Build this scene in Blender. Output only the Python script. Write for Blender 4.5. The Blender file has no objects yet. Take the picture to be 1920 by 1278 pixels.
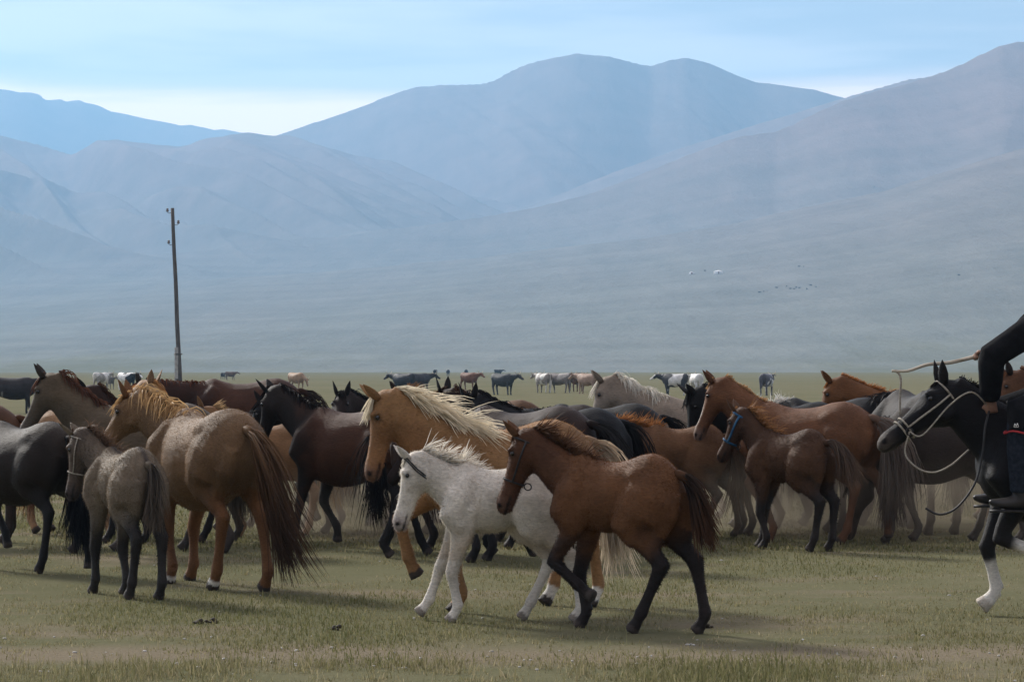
import bpy, math, random
import numpy as np
from mathutils import Vector, Matrix
R = math.radians
SC = bpy.context.scene
COL = SC.collection
# ------------------------------------------------------------------ camera, sky, sun
HOR, EYE, FPX = 690.0, 1.55, 1920 / 36 * 100      # horizon row, eye height, focal length in photo pixels
cam = bpy.data.cameras.new('camera'); cam.lens = 100; cam.sensor_width = 36
cam.clip_start = 0.1; cam.clip_end = 60000
camo = bpy.data.objects.new('camera', cam); COL.objects.link(camo)
camo.location = (0, 0, EYE)
camo.rotation_euler = (R(90) + math.atan((HOR - 639) / FPX), 0, 0)
SC.camera = camo
SUN_EL, SUN_AZ = R(32), R(-38)                    # azimuth from +Y (away from the camera), minus = to the left
sd = Vector((math.sin(SUN_AZ) * math.cos(SUN_EL), math.cos(SUN_AZ) * math.cos(SUN_EL), math.sin(SUN_EL)))
sun = bpy.data.lights.new('sun', 'SUN'); sun.energy = 3.9; sun.angle = R(10); sun.color = (1, .955, .88)
suno = bpy.data.objects.new('sun', sun); COL.objects.link(suno)
suno.rotation_euler = (-sd).to_track_quat('-Z', 'Y').to_euler()
wd = bpy.data.worlds.new('World'); SC.world = wd; wd.use_nodes = True
def build_world():
    nt = wd.node_tree; N = nt.nodes; L = nt.links
    N.clear()
    out = N.new('ShaderNodeOutputWorld'); bg = N.new('ShaderNodeBackground')
    sky = N.new('ShaderNodeTexSky'); sky.sky_type = 'NISHITA'; sky.sun_disc = False
    sky.sun_elevation = SUN_EL; sky.sun_rotation = SUN_AZ
    sky.air_density = 1.0; sky.dust_density = 0.6; sky.ozone_density = 2.5
    tc = N.new('ShaderNodeTexCoord')
    sep = N.new('ShaderNodeSeparateXYZ'); L.new(tc.outputs['Generated'], sep.inputs[0])
    # direction projected on a high flat layer -> streaks that close up towards the horizon
    zz = N.new('ShaderNodeMath'); zz.operation = 'ADD'; zz.inputs[1].default_value = 0.06
    L.new(sep.outputs['Z'], zz.inputs[0])
    mx = N.new('ShaderNodeMath'); mx.operation = 'MAXIMUM'; mx.inputs[1].default_value = 0.03
    L.new(zz.outputs[0], mx.inputs[0])
    dx = N.new('ShaderNodeMath'); dx.operation = 'DIVIDE'; L.new(sep.outputs['X'], dx.inputs[0]); L.new(mx.outputs[0], dx.inputs[1])
    dy = N.new('ShaderNodeMath'); dy.operation = 'DIVIDE'; L.new(sep.outputs['Y'], dy.inputs[0]); L.new(mx.outputs[0], dy.inputs[1])
    cb = N.new('ShaderNodeCombineXYZ'); L.new(dx.outputs[0], cb.inputs[0]); L.new(dy.outputs[0], cb.inputs[1])
    n1 = N.new('ShaderNodeTexNoise'); n1.inputs['Scale'].default_value = 0.55; n1.inputs['Detail'].default_value = 5
    n1.inputs['Roughness'].default_value = 0.55; n1.inputs['Distortion'].default_value = 0.25
    mp = N.new('ShaderNodeMapping'); mp.inputs['Location'].default_value = (3.1, 6.35, 0.7); mp.inputs['Scale'].default_value = (0.9, 1.5, 1)
    mp.inputs['Rotation'].default_value = (0, 0, R(14))
    L.new(cb.outputs[0], mp.inputs[0]); L.new(mp.outputs[0], n1.inputs['Vector'])
    def math_(op, x, y, z=None):
        q = N.new('ShaderNodeMath'); q.operation = op
        for k, w in enumerate((x, y, z)):
            if w is None: continue
            if isinstance(w, (int, float)): q.inputs[k].default_value = w
            else: L.new(w, q.inputs[k])
        return q.outputs[0]
    def mixc(f, x, y):
        q = N.new('ShaderNodeMix'); q.data_type = 'RGBA'; L.new(f, q.inputs['Factor'])
        for k, w in (('A', x), ('B', y)):
            if isinstance(w, tuple): q.inputs[k].default_value = w
            else: L.new(w, q.inputs[k])
        return q.outputs['Result']
    def rng(f, lo, hi, a_=0.0, b_=1.0):
        q = N.new('ShaderNodeMapRange'); q.interpolation_type = 'SMOOTHSTEP'; L.new(f, q.inputs['Value'])
        q.inputs['From Min'].default_value = lo; q.inputs['From Max'].default_value = hi; q.inputs['To Min'].default_value = a_; q.inputs['To Max'].default_value = b_
        return q.outputs[0]
    streak = n1.outputs['Fac']
    # a thin cloud deck overhead; it breaks up and lets bright air through low down
    deck = mixc(rng(streak, .42, .60), DECK, CLOUD)
    deck = mixc(rng(streak, .0, .001, .75, .75), sky.outputs[0], deck)
    low = math_('MULTIPLY_ADD', math_('SUBTRACT', streak, .5), .07, sep.outputs['Z'])
    col_ = mixc(rng(low, .106, .086, 0.0, .95), deck, BRIGHT)
    class _M: outputs = {'Result': col_}
    mix = _M
    L.new(mix.outputs['Result'], bg.inputs['Color']); bg.inputs['Strength'].default_value = 0.1385
    L.new(bg.outputs[0], out.inputs['Surface'])
CLOUD, DECK, BRIGHT = (6.0, 5.0, 4.5, 1), (2.7, 2.4, 2.4, 1), (13.5, 9.9, 7.6, 1)
build_world()
SC.view_settings.view_transform = 'Standard'; SC.view_settings.look = 'None'
SC.view_settings.exposure = 0.72; SC.view_settings.gamma = 1; SC.view_settings.use_curve_mapping = False
SC.render.engine = 'CYCLES'
SC.cycles.use_denoising = True; SC.cycles.use_adaptive_sampling = False
SC.cycles.max_bounces = 6; SC.cycles.diffuse_bounces = 2; SC.cycles.glossy_bounces = 2; SC.cycles.volume_bounces = 0
SC.cycles.transparent_max_bounces = 8
# ------------------------------------------------------------------ helpers
def P(px, d, z=0.0): return Vector(((px - 960) / FPX * d, d, z))          # photo column + distance
def W(px, py, d): return Vector(((px - 960) / FPX * d, d, EYE + (HOR - py) / FPX * d))
def tag(o, label=None, cat=None, group=None, kind=None):
    for k, v in (('label', label), ('category', cat), ('group', group), ('kind', kind)):
        if v: o[k] = v
    return o
def empty(name, loc=(0, 0, 0), rz=0, parent=None):
    o = bpy.data.objects.new(name, None); COL.objects.link(o); o.location = loc; o.rotation_euler = (0, 0, rz)
    o.empty_display_size = .2
    if parent: o.parent = parent
    return o
def mesh_obj(name, v, f, mats, parent=None, col=None, smooth=True, mi=None):
    me = bpy.data.meshes.new(name)
    if isinstance(f, np.ndarray):
        v = np.asarray(v, dtype=np.float32); k = f.shape[1]
        me.vertices.add(len(v)); me.vertices.foreach_set('co', v.ravel())
        me.loops.add(f.size); me.loops.foreach_set('vertex_index', f.astype(np.int32).ravel())
        me.polygons.add(len(f)); me.polygons.foreach_set('loop_start', np.arange(0, f.size, k, dtype=np.int32))
        me.update(calc_edges=True)
    else:
        me.from_pydata([tuple(x) for x in v], [], f)
    for m in (mats if isinstance(mats, (list, tuple)) else [mats]): me.materials.append(m)
    if smooth: me.polygons.foreach_set('use_smooth', np.ones(len(me.polygons), dtype=bool))
    if mi is not None: me.polygons.foreach_set('material_index', np.asarray(mi, dtype=np.int32))
    if col is not None:
        a = me.color_attributes.new('Col', 'FLOAT_COLOR', 'POINT')
        c = np.ones((len(v), 4), dtype=np.float32); c[:, :3] = col
        a.data.foreach_set('color', c.ravel())
    me.update()
    o = bpy.data.objects.new(name, me); COL.objects.link(o)
    if parent: o.parent = parent
    return o
class Geo:
    """collects vertices and faces"""
    def __init__(s): s.v = []; s.f = []
    def loft(s, secs, n=14, cap=True):
        """secs: (centre, right, up, w, up-radius, down-radius)"""
        b = len(s.v); m = len(secs)
        for c, r, u, w, a, d in secs:
            for k in range(n):
                t = 2 * math.pi * k / n; cs, sn = math.cos(t), math.sin(t)
                s.v.append(c + r * (w * cs) + u * ((a if sn > 0 else d) * sn))
        for i in range(m - 1):
            for k in range(n):
                k2 = (k + 1) % n
                s.f.append((b + i * n + k, b + i * n + k2, b + (i + 1) * n + k2, b + (i + 1) * n + k))
        if cap:
            s.f.append(tuple(b + k for k in reversed(range(n))))
            s.f.append(tuple(b + (m - 1) * n + k for k in range(n)))
    def tube(s, pts, radii, n=8, side=Vector((0, 1, 0))):
        """round tube through points; radii: number or (along-side, other)"""
        secs = []
        for i, p in enumerate(pts):
            a = pts[max(i - 1, 0)]; c = pts[min(i + 1, len(pts) - 1)]
            t = (c - a).normalized()
            r = side - t * side.dot(t)
            r = r.normalized() if r.length > 1e-4 else t.orthogonal().normalized()
            u = t.cross(r) * -1
            w = radii[i] if isinstance(radii, (list, tuple)) else radii
            w1, w2 = w if isinstance(w, (list, tuple)) else (w, w)
            secs.append((p, r, u, w1, w2, w2))
        s.loft(secs, n)
    def ball(s, c, rx, ry, rz, n=10, m=7, rot=None):
        b = len(s.v); rot = rot or Matrix.Identity(3)
        for i in range(1, m):
            a = math.pi * i / m
            for k in range(n):
                t = 2 * math.pi * k / n
                s.v.append(c + rot @ Vector((rx * math.sin(a) * math.cos(t), ry * math.sin(a) * math.sin(t), rz * math.cos(a))))
        s.v.append(c + rot @ Vector((0, 0, rz))); s.v.append(c + rot @ Vector((0, 0, -rz)))
        T = b + (m - 1) * n; B = T + 1
        for k in range(n):
            k2 = (k + 1) % n
            s.f.append((T, b + k, b + k2)); s.f.append((B, b + (m - 2) * n + k2, b + (m - 2) * n + k))
            for i in range(m - 2): s.f.append((b + i * n + k, b + (i + 1) * n + k, b + (i + 1) * n + k2, b + i * n + k2))
    def box(s, c, sx, sy, sz, rot=None, bev=.12):
        """box with chamfered vertical edges"""
        rot = rot or Matrix.Identity(3); b = len(s.v); e = bev * min(sx, sy)
        ring = [(-sx + e, -sy), (sx - e, -sy), (sx, -sy + e), (sx, sy - e), (sx - e, sy), (-sx + e, sy), (-sx, sy - e), (-sx, -sy + e)]
        for z, q in ((-sz, .97), (-sz + e, 1), (sz - e, 1), (sz, .97)):
            for x, y in ring: s.v.append(c + rot @ Vector((x * q, y * q, z)))
        for i in range(3):
            for k in range(8): s.f.append((b + i * 8 + k, b + i * 8 + (k + 1) % 8, b + (i + 1) * 8 + (k + 1) % 8, b + (i + 1) * 8 + k))
        s.f.append(tuple(b + k for k in reversed(range(8)))); s.f.append(tuple(b + 24 + k for k in range(8)))
    def build(s, name, mat, parent=None, smooth=True):
        return mesh_obj(name, s.v, s.f, mat, parent, smooth=smooth)
    def remesh(s, voxel, it=5):
        """one continuous skin over all the shapes -> numpy verts, quads"""
        me = bpy.data.meshes.new('t'); me.from_pydata([tuple(x) for x in s.v], [], s.f)
        o = bpy.data.objects.new('t', me); COL.objects.link(o)
        m = o.modifiers.new('r', 'REMESH'); m.mode = 'VOXEL'; m.voxel_size = voxel
        q = o.modifiers.new('s', 'SMOOTH'); q.factor = .5; q.iterations = it
        dg = bpy.context.evaluated_depsgraph_get(); e = o.evaluated_get(dg); t = e.to_mesh()
        v = np.empty(len(t.vertices) * 3, dtype=np.float32); t.vertices.foreach_get('co', v)
        f = np.empty(len(t.loops), dtype=np.int32); t.loops.foreach_get('vertex_index', f)
        assert len(f) == 4 * len(t.polygons)
        e.to_mesh_clear(); bpy.data.objects.remove(o); bpy.data.meshes.remove(me)
        return v.reshape(-1, 3), f.reshape(-1, 4)
def catmull(pts, n=6):
    out = []
    for i in range(len(pts) - 1):
        p0, p1, p2, p3 = pts[max(i - 1, 0)], pts[i], pts[i + 1], pts[min(i + 2, len(pts) - 1)]
        for k in range(n):
            t = k / n
            out.append(.5 * ((2 * p1) + (p2 - p0) * t + (2 * p0 - 5 * p1 + 4 * p2 - p3) * t * t + (3 * p1 - p0 - 3 * p2 + p3) * t ** 3))
    out.append(pts[-1].copy()); return out
# value noise on numpy arrays
_rs = np.random.RandomState(7); _tab = _rs.rand(256, 256).astype(np.float64)
def vnoise(x, y):
    xi = np.floor(x).astype(int); yi = np.floor(y).astype(int); fx = x - xi; fy = y - yi
    fx = fx * fx * (3 - 2 * fx); fy = fy * fy * (3 - 2 * fy)
    g = lambda a, b: _tab[a % 256, b % 256]
    return (g(xi, yi) * (1 - fx) + g(xi + 1, yi) * fx) * (1 - fy) + (g(xi, yi + 1) * (1 - fx) + g(xi + 1, yi + 1) * fx) * fy
def fbm(x, y, o=4):
    s = 0; a = .5
    for i in range(o): s = s + a * vnoise(x * 2 ** i + 17.3 * i, y * 2 ** i + 5.1 * i); a *= .5
    return s / (1 - .5 ** o)
# ------------------------------------------------------------------ materials
def mat(name, rough=.7, spec=.3):
    m = bpy.data.materials.new(name); m.use_nodes = True
    b = m.node_tree.nodes['Principled BSDF']; b.inputs['Roughness'].default_value = rough
    b.inputs['Specular IOR Level'].default_value = spec
    return m, m.node_tree, b
def noise_mat(name, c1, c2, scale=8, rough=.75, detail=5, bump=.2, stretch=(1, 1, 1), spec=.3, coord='Object', p=(.35, .65)):
    m, nt, b = mat(name, rough, spec); N, L = nt.nodes, nt.links
    tc = N.new('ShaderNodeTexCoord'); mp = N.new('ShaderNodeMapping'); mp.inputs['Scale'].default_value = stretch
    n = N.new('ShaderNodeTexNoise'); n.inputs['Scale'].default_value = scale; n.inputs['Detail'].default_value = detail
    r = N.new('ShaderNodeValToRGB'); r.color_ramp.elements[0].color = (*c1, 1); r.color_ramp.elements[1].color = (*c2, 1)
    r.color_ramp.elements[0].position = p[0]; r.color_ramp.elements[1].position = p[1]
    L.new(tc.outputs[coord], mp.inputs[0]); L.new(mp.outputs[0], n.inputs['Vector']); L.new(n.outputs['Fac'], r.inputs[0])
    L.new(r.outputs[0], b.inputs['Base Color'])
    if bump:
        bp = N.new('ShaderNodeBump'); bp.inputs['Strength'].default_value = bump; bp.inputs['Distance'].default_value = .02
        L.new(n.outputs['Fac'], bp.inputs['Height']); L.new(bp.outputs[0], b.inputs['Normal'])
    return m
def coat_mat():
    m, nt, b = mat('horse_coat', .58, .13); N, L = nt.nodes, nt.links
    at = N.new('ShaderNodeAttribute'); at.attribute_name = 'Col'
    tc = N.new('ShaderNodeTexCoord')
    mp = N.new('ShaderNodeMapping'); mp.inputs['Scale'].default_value = (14, 40, 40); L.new(tc.outputs['Object'], mp.inputs[0])
    n = N.new('ShaderNodeTexNoise'); n.inputs['Scale'].default_value = 2.2; n.inputs['Detail'].default_value = 6; n.inputs['Roughness'].default_value = .7
    L.new(mp.outputs[0], n.inputs['Vector'])
    n2 = N.new('ShaderNodeTexNoise'); n2.inputs['Scale'].default_value = 4; n2.inputs['Detail'].default_value = 4; L.new(tc.outputs['Object'], n2.inputs['Vector'])
    ad = N.new('ShaderNodeMath'); ad.operation = 'ADD'; L.new(n.outputs['Fac'], ad.inputs[0]); L.new(n2.outputs['Fac'], ad.inputs[1])
    mr = N.new('ShaderNodeMapRange'); mr.inputs['From Min'].default_value = .7; mr.inputs['From Max'].default_value = 1.3
    mr.inputs['To Min'].default_value = .6; mr.inputs['To Max'].default_value = 1.4; L.new(ad.outputs[0], mr.inputs['Value'])
    mu = N.new('ShaderNodeVectorMath'); mu.operation = 'SCALE'; L.new(at.outputs['Color'], mu.inputs[0]); L.new(mr.outputs[0], mu.inputs['Scale'])
    L.new(mu.outputs[0], b.inputs['Base Color'])
    b.inputs['Sheen Weight'].default_value = .12; b.inputs['Sheen Roughness'].default_value = .35
    L.new(mu.outputs[0], b.inputs['Sheen Tint'])
    bp = N.new('ShaderNodeBump'); bp.inputs['Strength'].default_value = .5; bp.inputs['Distance'].default_value = .02
    L.new(ad.outputs[0], bp.inputs['Height']); L.new(bp.outputs[0], b.inputs['Normal'])
    return m
def hair_mat(name='hair', trans=.35, rough=.45, k=1.0):
    m, nt, b = mat(name, rough, .08); N, L = nt.nodes, nt.links
    at = N.new('ShaderNodeAttribute'); at.attribute_name = 'Col'
    L.new(at.outputs['Color'], b.inputs['Base Color'])
    tr = N.new('ShaderNodeBsdfTranslucent'); L.new(at.outputs['Color'], tr.inputs['Color'])
    mx = N.new('ShaderNodeMixShader'); mx.inputs[0].default_value = trans
    L.new(b.outputs[0], mx.inputs[1]); L.new(tr.outputs[0], mx.inputs[2])
    L.new(mx.outputs[0], N['Material Output'].inputs['Surface'])
    return m
COAT = coat_mat(); HAIR = hair_mat('hair', .35, .55); FURM = hair_mat('fur', .6, .7); GRASSM = hair_mat('grass_blades', .35, .7)
EYEM, _, _b = mat('eye_dark', .12, .5); _b.inputs['Base Color'].default_value = (.008, .006, .005, 1)
# ------------------------------------------------------------------ horses and cattle
def vec(*a): return Vector(a)
def ik(root, tgt, l1, l2, fwd):
    """two-bone chain in the x-z plane; fwd=+1 bends forward (knee), -1 backward (hock)"""
    d = tgt - root; L = min(d.length, (l1 + l2) * .9985); dn = d.normalized()
    a = math.acos(max(-1, min(1, (l1 * l1 + L * L - l2 * l2) / (2 * l1 * L))))
    ang = math.atan2(dn.y, dn.x) + fwd * a
    k = root + Vector((math.cos(ang), math.sin(ang))) * l1
    return k, root + dn * L
def ribbon_mesh(strands, segs=6):
    """strands: (list of points, width, root colour, tip colour) -> v, f, col"""
    V, F, C = [], [], []
    for pts, w, c0, c1 in strands:
        b = len(V); n = len(pts); rnd = Vector((random.gauss(0, 1), random.gauss(0, 1), random.gauss(0, .4)))
        for i, p in enumerate(pts):
            t = (pts[min(i + 1, n - 1)] - pts[max(i - 1, 0)]).normalized()
            s = t.cross(rnd); s = s.normalized() if s.length > 1e-5 else t.orthogonal().normalized()
            q = i / (n - 1); ww = w * (1 - q) ** .6 * .5 + .0006
            V += [p + s * ww, p - s * ww]
            c = [c0[j] + (c1[j] - c0[j]) * q for j in range(3)]; C += [c, c]
        for i in range(n - 1): F.append((b + 2 * i, b + 2 * i + 1, b + 2 * i + 3, b + 2 * i + 2))
    return V, F, np.array(C)
def vary(c, a=.25):
    k = 1 + random.uniform(-a, a); return [max(0, x * k) for x in c]
def smooth(a, b, x): 
    t = np.clip((x - a) / (b - a), 0, 1); return t * t * (3 - 2 * t)
STAND = [(0, 0, 0)] * 4
def make_horse(name, label, px, d, heading, h=1.28, foal=False, coat=(.2, .09, .04), points=None, point_h=.42, socks=(), sock_h=1.0, muzzle=None, belly=None,
               mane=(.05, .03, .02), tail=None, tail_tip=None, neck=(38, 0), head=(-55, 0), legs=STAND, mane_style='lie', tail_len=.92, tail_sway=(0, 0), tail_bulk=1.0,
               hoof=(.05, .04, .035), face=None, blaze=None, fur=0, voxel=.0225, group=None, mane_len=.24, nmane=320, ntail=360, stripe=None, dark_front=None, fat=1.0, z0=0.0, seed=1,
               tail_lift=0.0, neck_len=1.0, cat='horse', torso=None, fur_len=.02, back_tone=None):
    """a horse in the pose given; x forward, y left, z up; legs = FL, FR, HL, HR as (dx, lift, flex degrees)"""
    random.seed(seed); rs = np.random.RandomState(seed)
    S = h / 1.30; kd = .52 + .48 * min(1, max(0, (sum(coat) / 3 - .03) / .30)); coat = tuple(c * kd for c in coat)
    belly, dark_front, face, back_tone = [None if c is None else tuple(q * kd for q in c) for c in (belly, dark_front, face, back_tone)]
    root = empty(name, P(px, d, z0), R(heading)); tag(root, label, cat, group)
    g = Geo(); Y = vec(0, 1, 0); Z = vec(0, 0, 1); X = vec(1, 0, 0)
    lx, wid, rise = (.70, .72, .165) if foal else (.90, 1.0 * fat, 0.0)
    T = torso or [(-.715, 1.06, .92, .07), (-.68, 1.14, .84, .135), (-.62, 1.195, .76, .19), (-.52, 1.255, .68, .235), (-.40, 1.292, .66, .25), (-.27, 1.28, .645, .245),
         (-.13, 1.243, .60, .262), (.02, 1.222, .555, .285), (.16, 1.222, .54, .284), (.29, 1.25, .55, .25), (.41, 1.29, .58, .205),
         (.50, 1.27, .63, .185), (.58, 1.20, .69, .18), (.65, 1.12, .75, .165), (.70, 1.03, .83, .11)]
    secs = []
    for x, zt, zb, w in T:
        zb = zb + rise * (1 if foal else 0) * min(1, max(0, (.72 - abs(x)) * 3)); 
        if not foal and fat != 1: zb -= (fat - 1) * .25 * max(0, 1 - abs(x - .05) / .5)
        zc = zb + (zt - zb) * .52
        secs.append((vec(x * lx, 0, zc), Y, Z, w * wid, zt - zc, zc - zb))
    g.loft(secs, 20)
    # neck
    np_, ny = R(neck[0]), R(neck[1]); nl = .54 * neck_len * (.84 if foal else 1)
    B0 = vec(.44 * lx, 0, 1.04); dirn = vec(math.cos(np_) * math.cos(ny), math.cos(np_) * math.sin(ny), math.sin(np_))
    d0 = vec(math.cos(np_ - .12) * math.cos(ny * .4), math.cos(np_ - .12) * math.sin(ny * .4), math.sin(np_ - .12))
    B1 = B0 + d0 * (nl * .55); B2 = B1 + dirn * (nl * .62)
    nk = []
    hh = 1.13 if foal else 1.02
    for i in range(9):
        t = i / 8; p = B0 * (1 - t) ** 2 + B1 * (2 * t * (1 - t)) + B2 * t * t
        tg = ((B1 - B0) * (1 - t) + (B2 - B1) * t).normalized()
        rt = Z.cross(tg).normalized(); up = tg.cross(rt)
        e = t ** .85
        k = .88 if foal else .99
        nk.append((p, rt, up, (.16 + (.085 - .16) * e) * (.90 if foal else 1), (.215 + (.105 - .215) * e) * k, (.25 + (.145 - .25) * e) * k))
    g.loft(nk, 16)
    # head
    hp, hy = R(head[0]), R(neck[1] + head[1]); HS = .575 if not foal else .60
    hd = vec(math.cos(hp) * math.cos(hy), math.cos(hp) * math.sin(hy), math.sin(hp)); hr = Z.cross(hd).normalized(); hu = hd.cross(hr)
    H0 = B2 + hd * -.01 - hu * .015
    HP = [(-.08, .03, .05, .04), (-.04, .06, .075, .06), (.02, .082, .10, .072), (.12, .09, .145, .086), (.21, .088, .172, .093), (.31, .08, .16, .09), (.40, .07, .118, .073), (.50, .06, .09, .06),
          (.62, .054, .078, .053), (.74, .052, .072, .052), (.84, .056, .07, .056), (.92, .05, .068, .055), (.98, .034, .056, .046), (1.02, .012, .035, .028)]
    g.loft([(H0 + hd * (t * HS), hr, hu, w * hh, a * hh, b * hh) for t, a, b, w in HP], 16)
    for s in (-1, 1):
        fp = lambda t, u_, w: H0 + hd * (t * HS) + hu * (u_ * hh) + hr * (w * hh * s)
        g.ball(fp(.245, .072, .058), .034, .026, .024); g.tube([fp(.27, .030, .070), fp(.38, .020, .068), fp(.50, .012, .052)], [.022, .020, .012], 8)
        g.ball(fp(.90, .018, .040), .026, .026, .026); g.tube([fp(.10, -.05, .060), fp(.20, -.10, .072), fp(.30, -.09, .070)], [.035, .045, .03], 8)
    # muscles: shoulder, haunch
    for s in (-1, 1):
        yy = s * wid
        g.tube([vec(.36 * lx, .12 * yy, 1.16), vec(.48 * lx, .165 * yy, 1.0), vec(.55 * lx, .17 * yy, .86), vec(.45 * lx, .165 * yy, .76)], [(.075, .085), (.115, .13), (.108, .125), (.085, .105)], 12)
        g.tube([vec(.40 * lx, .17 * yy, .80), vec(.36 * lx, .19 * yy, .90), vec(.33 * lx, .17 * yy, 1.02)], [(.055, .07), (.07, .09), (.05, .07)], 10)
        g.ball(vec(-.31 * lx, .15 * yy, 1.12), .13, .09, .09)
    chain = []
    for i, (dx, lift, flex) in enumerate(legs):
        s = 1 if i % 2 == 0 else -1; fore = i < 2
        if fore:
            y0, y1 = .155 * wid * s, .125 * wid * s
            if foal: y1 = .10 * s
            rt = Vector((.42 * lx + dx * .18, .755 + lift * .25)); l1, l2 = .375, .275
            ft = Vector((.43 * lx + dx, .125 + lift))
            kn, ft = ik(rt, ft, l1, l2, 1)
            rad = [(.085, .115), (.072, .092), (.058, .068), (.049, .053), (.050, .054), (.040, .044), (.035, .040), (.037, .043), (.045, .050)]
        else:
            y0, y1 = .165 * wid * s, .125 * wid * s
            if foal: y1 = .10 * s
            rt = Vector((-.27 * lx + dx * .32, .80 + lift * .30)); l1, l2 = .405, .40
            ft = Vector((-.60 * lx + dx, .135 + lift))
            kn, ft = ik(rt, ft, l1, l2, -1)
            rad = [(.10, .15), (.088, .115), (.066, .078), (.049, .059), (.051, .068), (.042, .050), (.036, .041), (.038, .043), (.046, .052)]
            # thigh
            hipx = -.43 * lx
            g.tube([vec(hipx, .10 * wid * s, 1.12), vec(hipx + .02, .15 * wid * s, .98), vec((hipx * .55 + rt.x * .45), .17 * wid * s, .86), vec(rt.x - .03, y0, .76 + lift * .2), vec(rt.x - .10, y0 * .95, .68 + lift * .3)],
                   [(.115, .15), (.145, .215), (.135, .215), (.105, .165), (.078, .115)], 12)
            # buttock edge down to the gaskin
            g.tube([vec(-.63 * lx, .10 * wid * s, 1.02), vec(-.60 * lx + dx * .1, .125 * wid * s, .86), vec(kn.x * .55 + rt.x * .45 - .05, .13 * wid * s, kn.y * .5 + .40)], [(.075, .10), (.085, .12), (.05, .065)], 10)
        a = math.atan2(-.86, .50) - R(flex)
        hf = ft + Vector((math.cos(a), math.sin(a))) * .085
        a2 = a - R(flex) * .25
        he = hf + Vector((math.cos(a2 + .1), math.sin(a2 + .1))) * .062
        p = lambda q, y: vec(q.x, y, q.y)
        pts = [p(rt + Vector((0, .05)), y0), p(rt * .75 + kn * .25, y0 * .75 + y1 * .25), p(rt * .42 + kn * .58, y0 * .4 + y1 * .6), p(rt * .12 + kn * .88, y1), p(kn, y1), p(kn * .78 + ft * .22, y1), p(kn * .5 + ft * .5, y1), p(kn * .2 + ft * .8, y1), p(ft, y1)]
        if foal: rad = [(u * .96, w * .96) for u, w in rad[:3]] + [(u * 1.06, w * 1.04) for u, w in rad[3:]]
        g.tube(pts, rad, 12)
        q = 1.12
        g.tube([p(ft, y1), p(ft * .5 + hf * .5, y1), p(hf, y1)], [(.040 * q, .044 * q), (.033 * q, .035 * q), (.042 * q, .044 * q)], 12)
        g.tube([p(hf, y1), p(hf * .3 + he * .7, y1), p(he, y1)], [(.043, .045), (.053, .056), (.057, .062)], 12)
        chain.append((pts[0], pts[4], pts[8], p(hf, y1), p(he, y1)))
    v, f = g.remesh(voxel / S, 7)
    # ears + eyes
    eg = Geo()
    for s in (-1, 1):
        b = H0 + hd * (.035 * HS) + hu * (.078 * hh) + hr * (.05 * hh * s)
        ax = (hu * .80 - hd * .45 + hr * (.28 * s)).normalized()
        fr = (hd * .6 + hr * (.55 * s)); fr = (fr - ax * fr.dot(ax)).normalized(); sd_ = ax.cross(fr)
        L = .155 if not foal else .16
        eg.loft([(b + ax * (t * L - .02), sd_, fr, w, th, th * .4) for t, w, th in ((0, .024, .022), (.2, .033, .024), (.45, .034, .018), (.7, .024, .010), (.9, .010, .005), (1.0, .002, .002))], 10)
    ne = len(eg.v)
    for s in (-1, 1):
        eg.ball(H0 + hd * (.27 * HS) + hu * .046 * hh + hr * (.074 * hh * s), .0185, .0185, .0185, 8, 6)
    ev = np.array([tuple(q) for q in eg.v], dtype=np.float32)
    # ---- coat colour
    allv = np.vstack([v, ev]); n = len(allv)
    C = np.tile(np.array(coat, dtype=np.float64), (n, 1))
    def blend(mask, c):
        nonlocal C; m = np.asarray(mask)[:, None]; C = C * (1 - m) + np.array(c) * m
    x, y, z = allv.T.astype(np.float64)
    nz = fbm(x * 7 + seed, z * 7 + y * 9, 3) - .5
    if belly is not None: blend(smooth(.80, .60, z + nz * .15) * (np.abs(x) < .6) * (z > .5) * .8, belly)
    if dark_front is not None: blend(smooth(.25, .6, x + nz * .3), dark_front)
    if back_tone is not None: blend(smooth(1.0, 1.22, z + nz * .25) * (x < .5), back_tone)  # second coat colour over the back, blended in with height
    def seg(a, b):
        a = np.array(a); b = np.array(b); ab = b - a; t = np.clip(((allv - a) @ ab) / (ab @ ab), 0, 1)
        return np.linalg.norm(allv - (a + t[:, None] * ab), axis=1), t
    for i, (e, kn, ft, hf, he) in enumerate(chain):
        d1, t1 = seg(e, kn); d2, t2 = seg(kn, ft); d3, t3 = seg(ft, hf); d4, t4 = seg(hf, he)
        near = np.minimum(np.minimum(d2, d3), d4)
        up = np.where(d1 < near, -(1 - t1), np.where(d2 < np.minimum(d3, d4), t2, 1 + t3))     # -1 elbow, 0 knee, 1 fetlock, 2 coronet
        mk = (np.minimum(near, d1) < .13)
        if points is not None: blend(mk * smooth(-.75, -.1, up + nz * .5), points)
        if i in socks: blend((near < .10) * smooth(sock_h, sock_h + .2, up + nz * .25), (.62, .58, .52))
        blend((d4 < .075) * (d4 < d3 + .004) * (t4 > .12), hoof)
    rel = allv - np.array(H0); hx = rel @ np.array(hd) / HS; hzz = rel @ np.array(hu); hyy = rel @ np.array(hr)
    inh = (np.linalg.norm(allv - np.array(H0 + hd * (.5 * HS)), axis=1) < .40 * HS + .12) & (hx > -.05)
    if face is not None: blend(inh * smooth(.05, .5, hx + nz * .3), face)
    if blaze is not None: blend(inh * smooth(.030, .016, np.abs(hyy) + nz * .02) * smooth(.0, .03, hzz) * smooth(.1, .2, hx), blaze)
    if muzzle is not None: blend(inh * smooth(.72, .95, hx + nz * .15), muzzle)
    for s in (-1, 1):                                           # nostril and lip line
        q = np.array(H0 + hd * (.93 * HS) + hu * .018 + hr * (.05 * hh * s)); blend(smooth(.024, .014, np.linalg.norm(allv - q, axis=1)), (.01, .008, .008))
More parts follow.
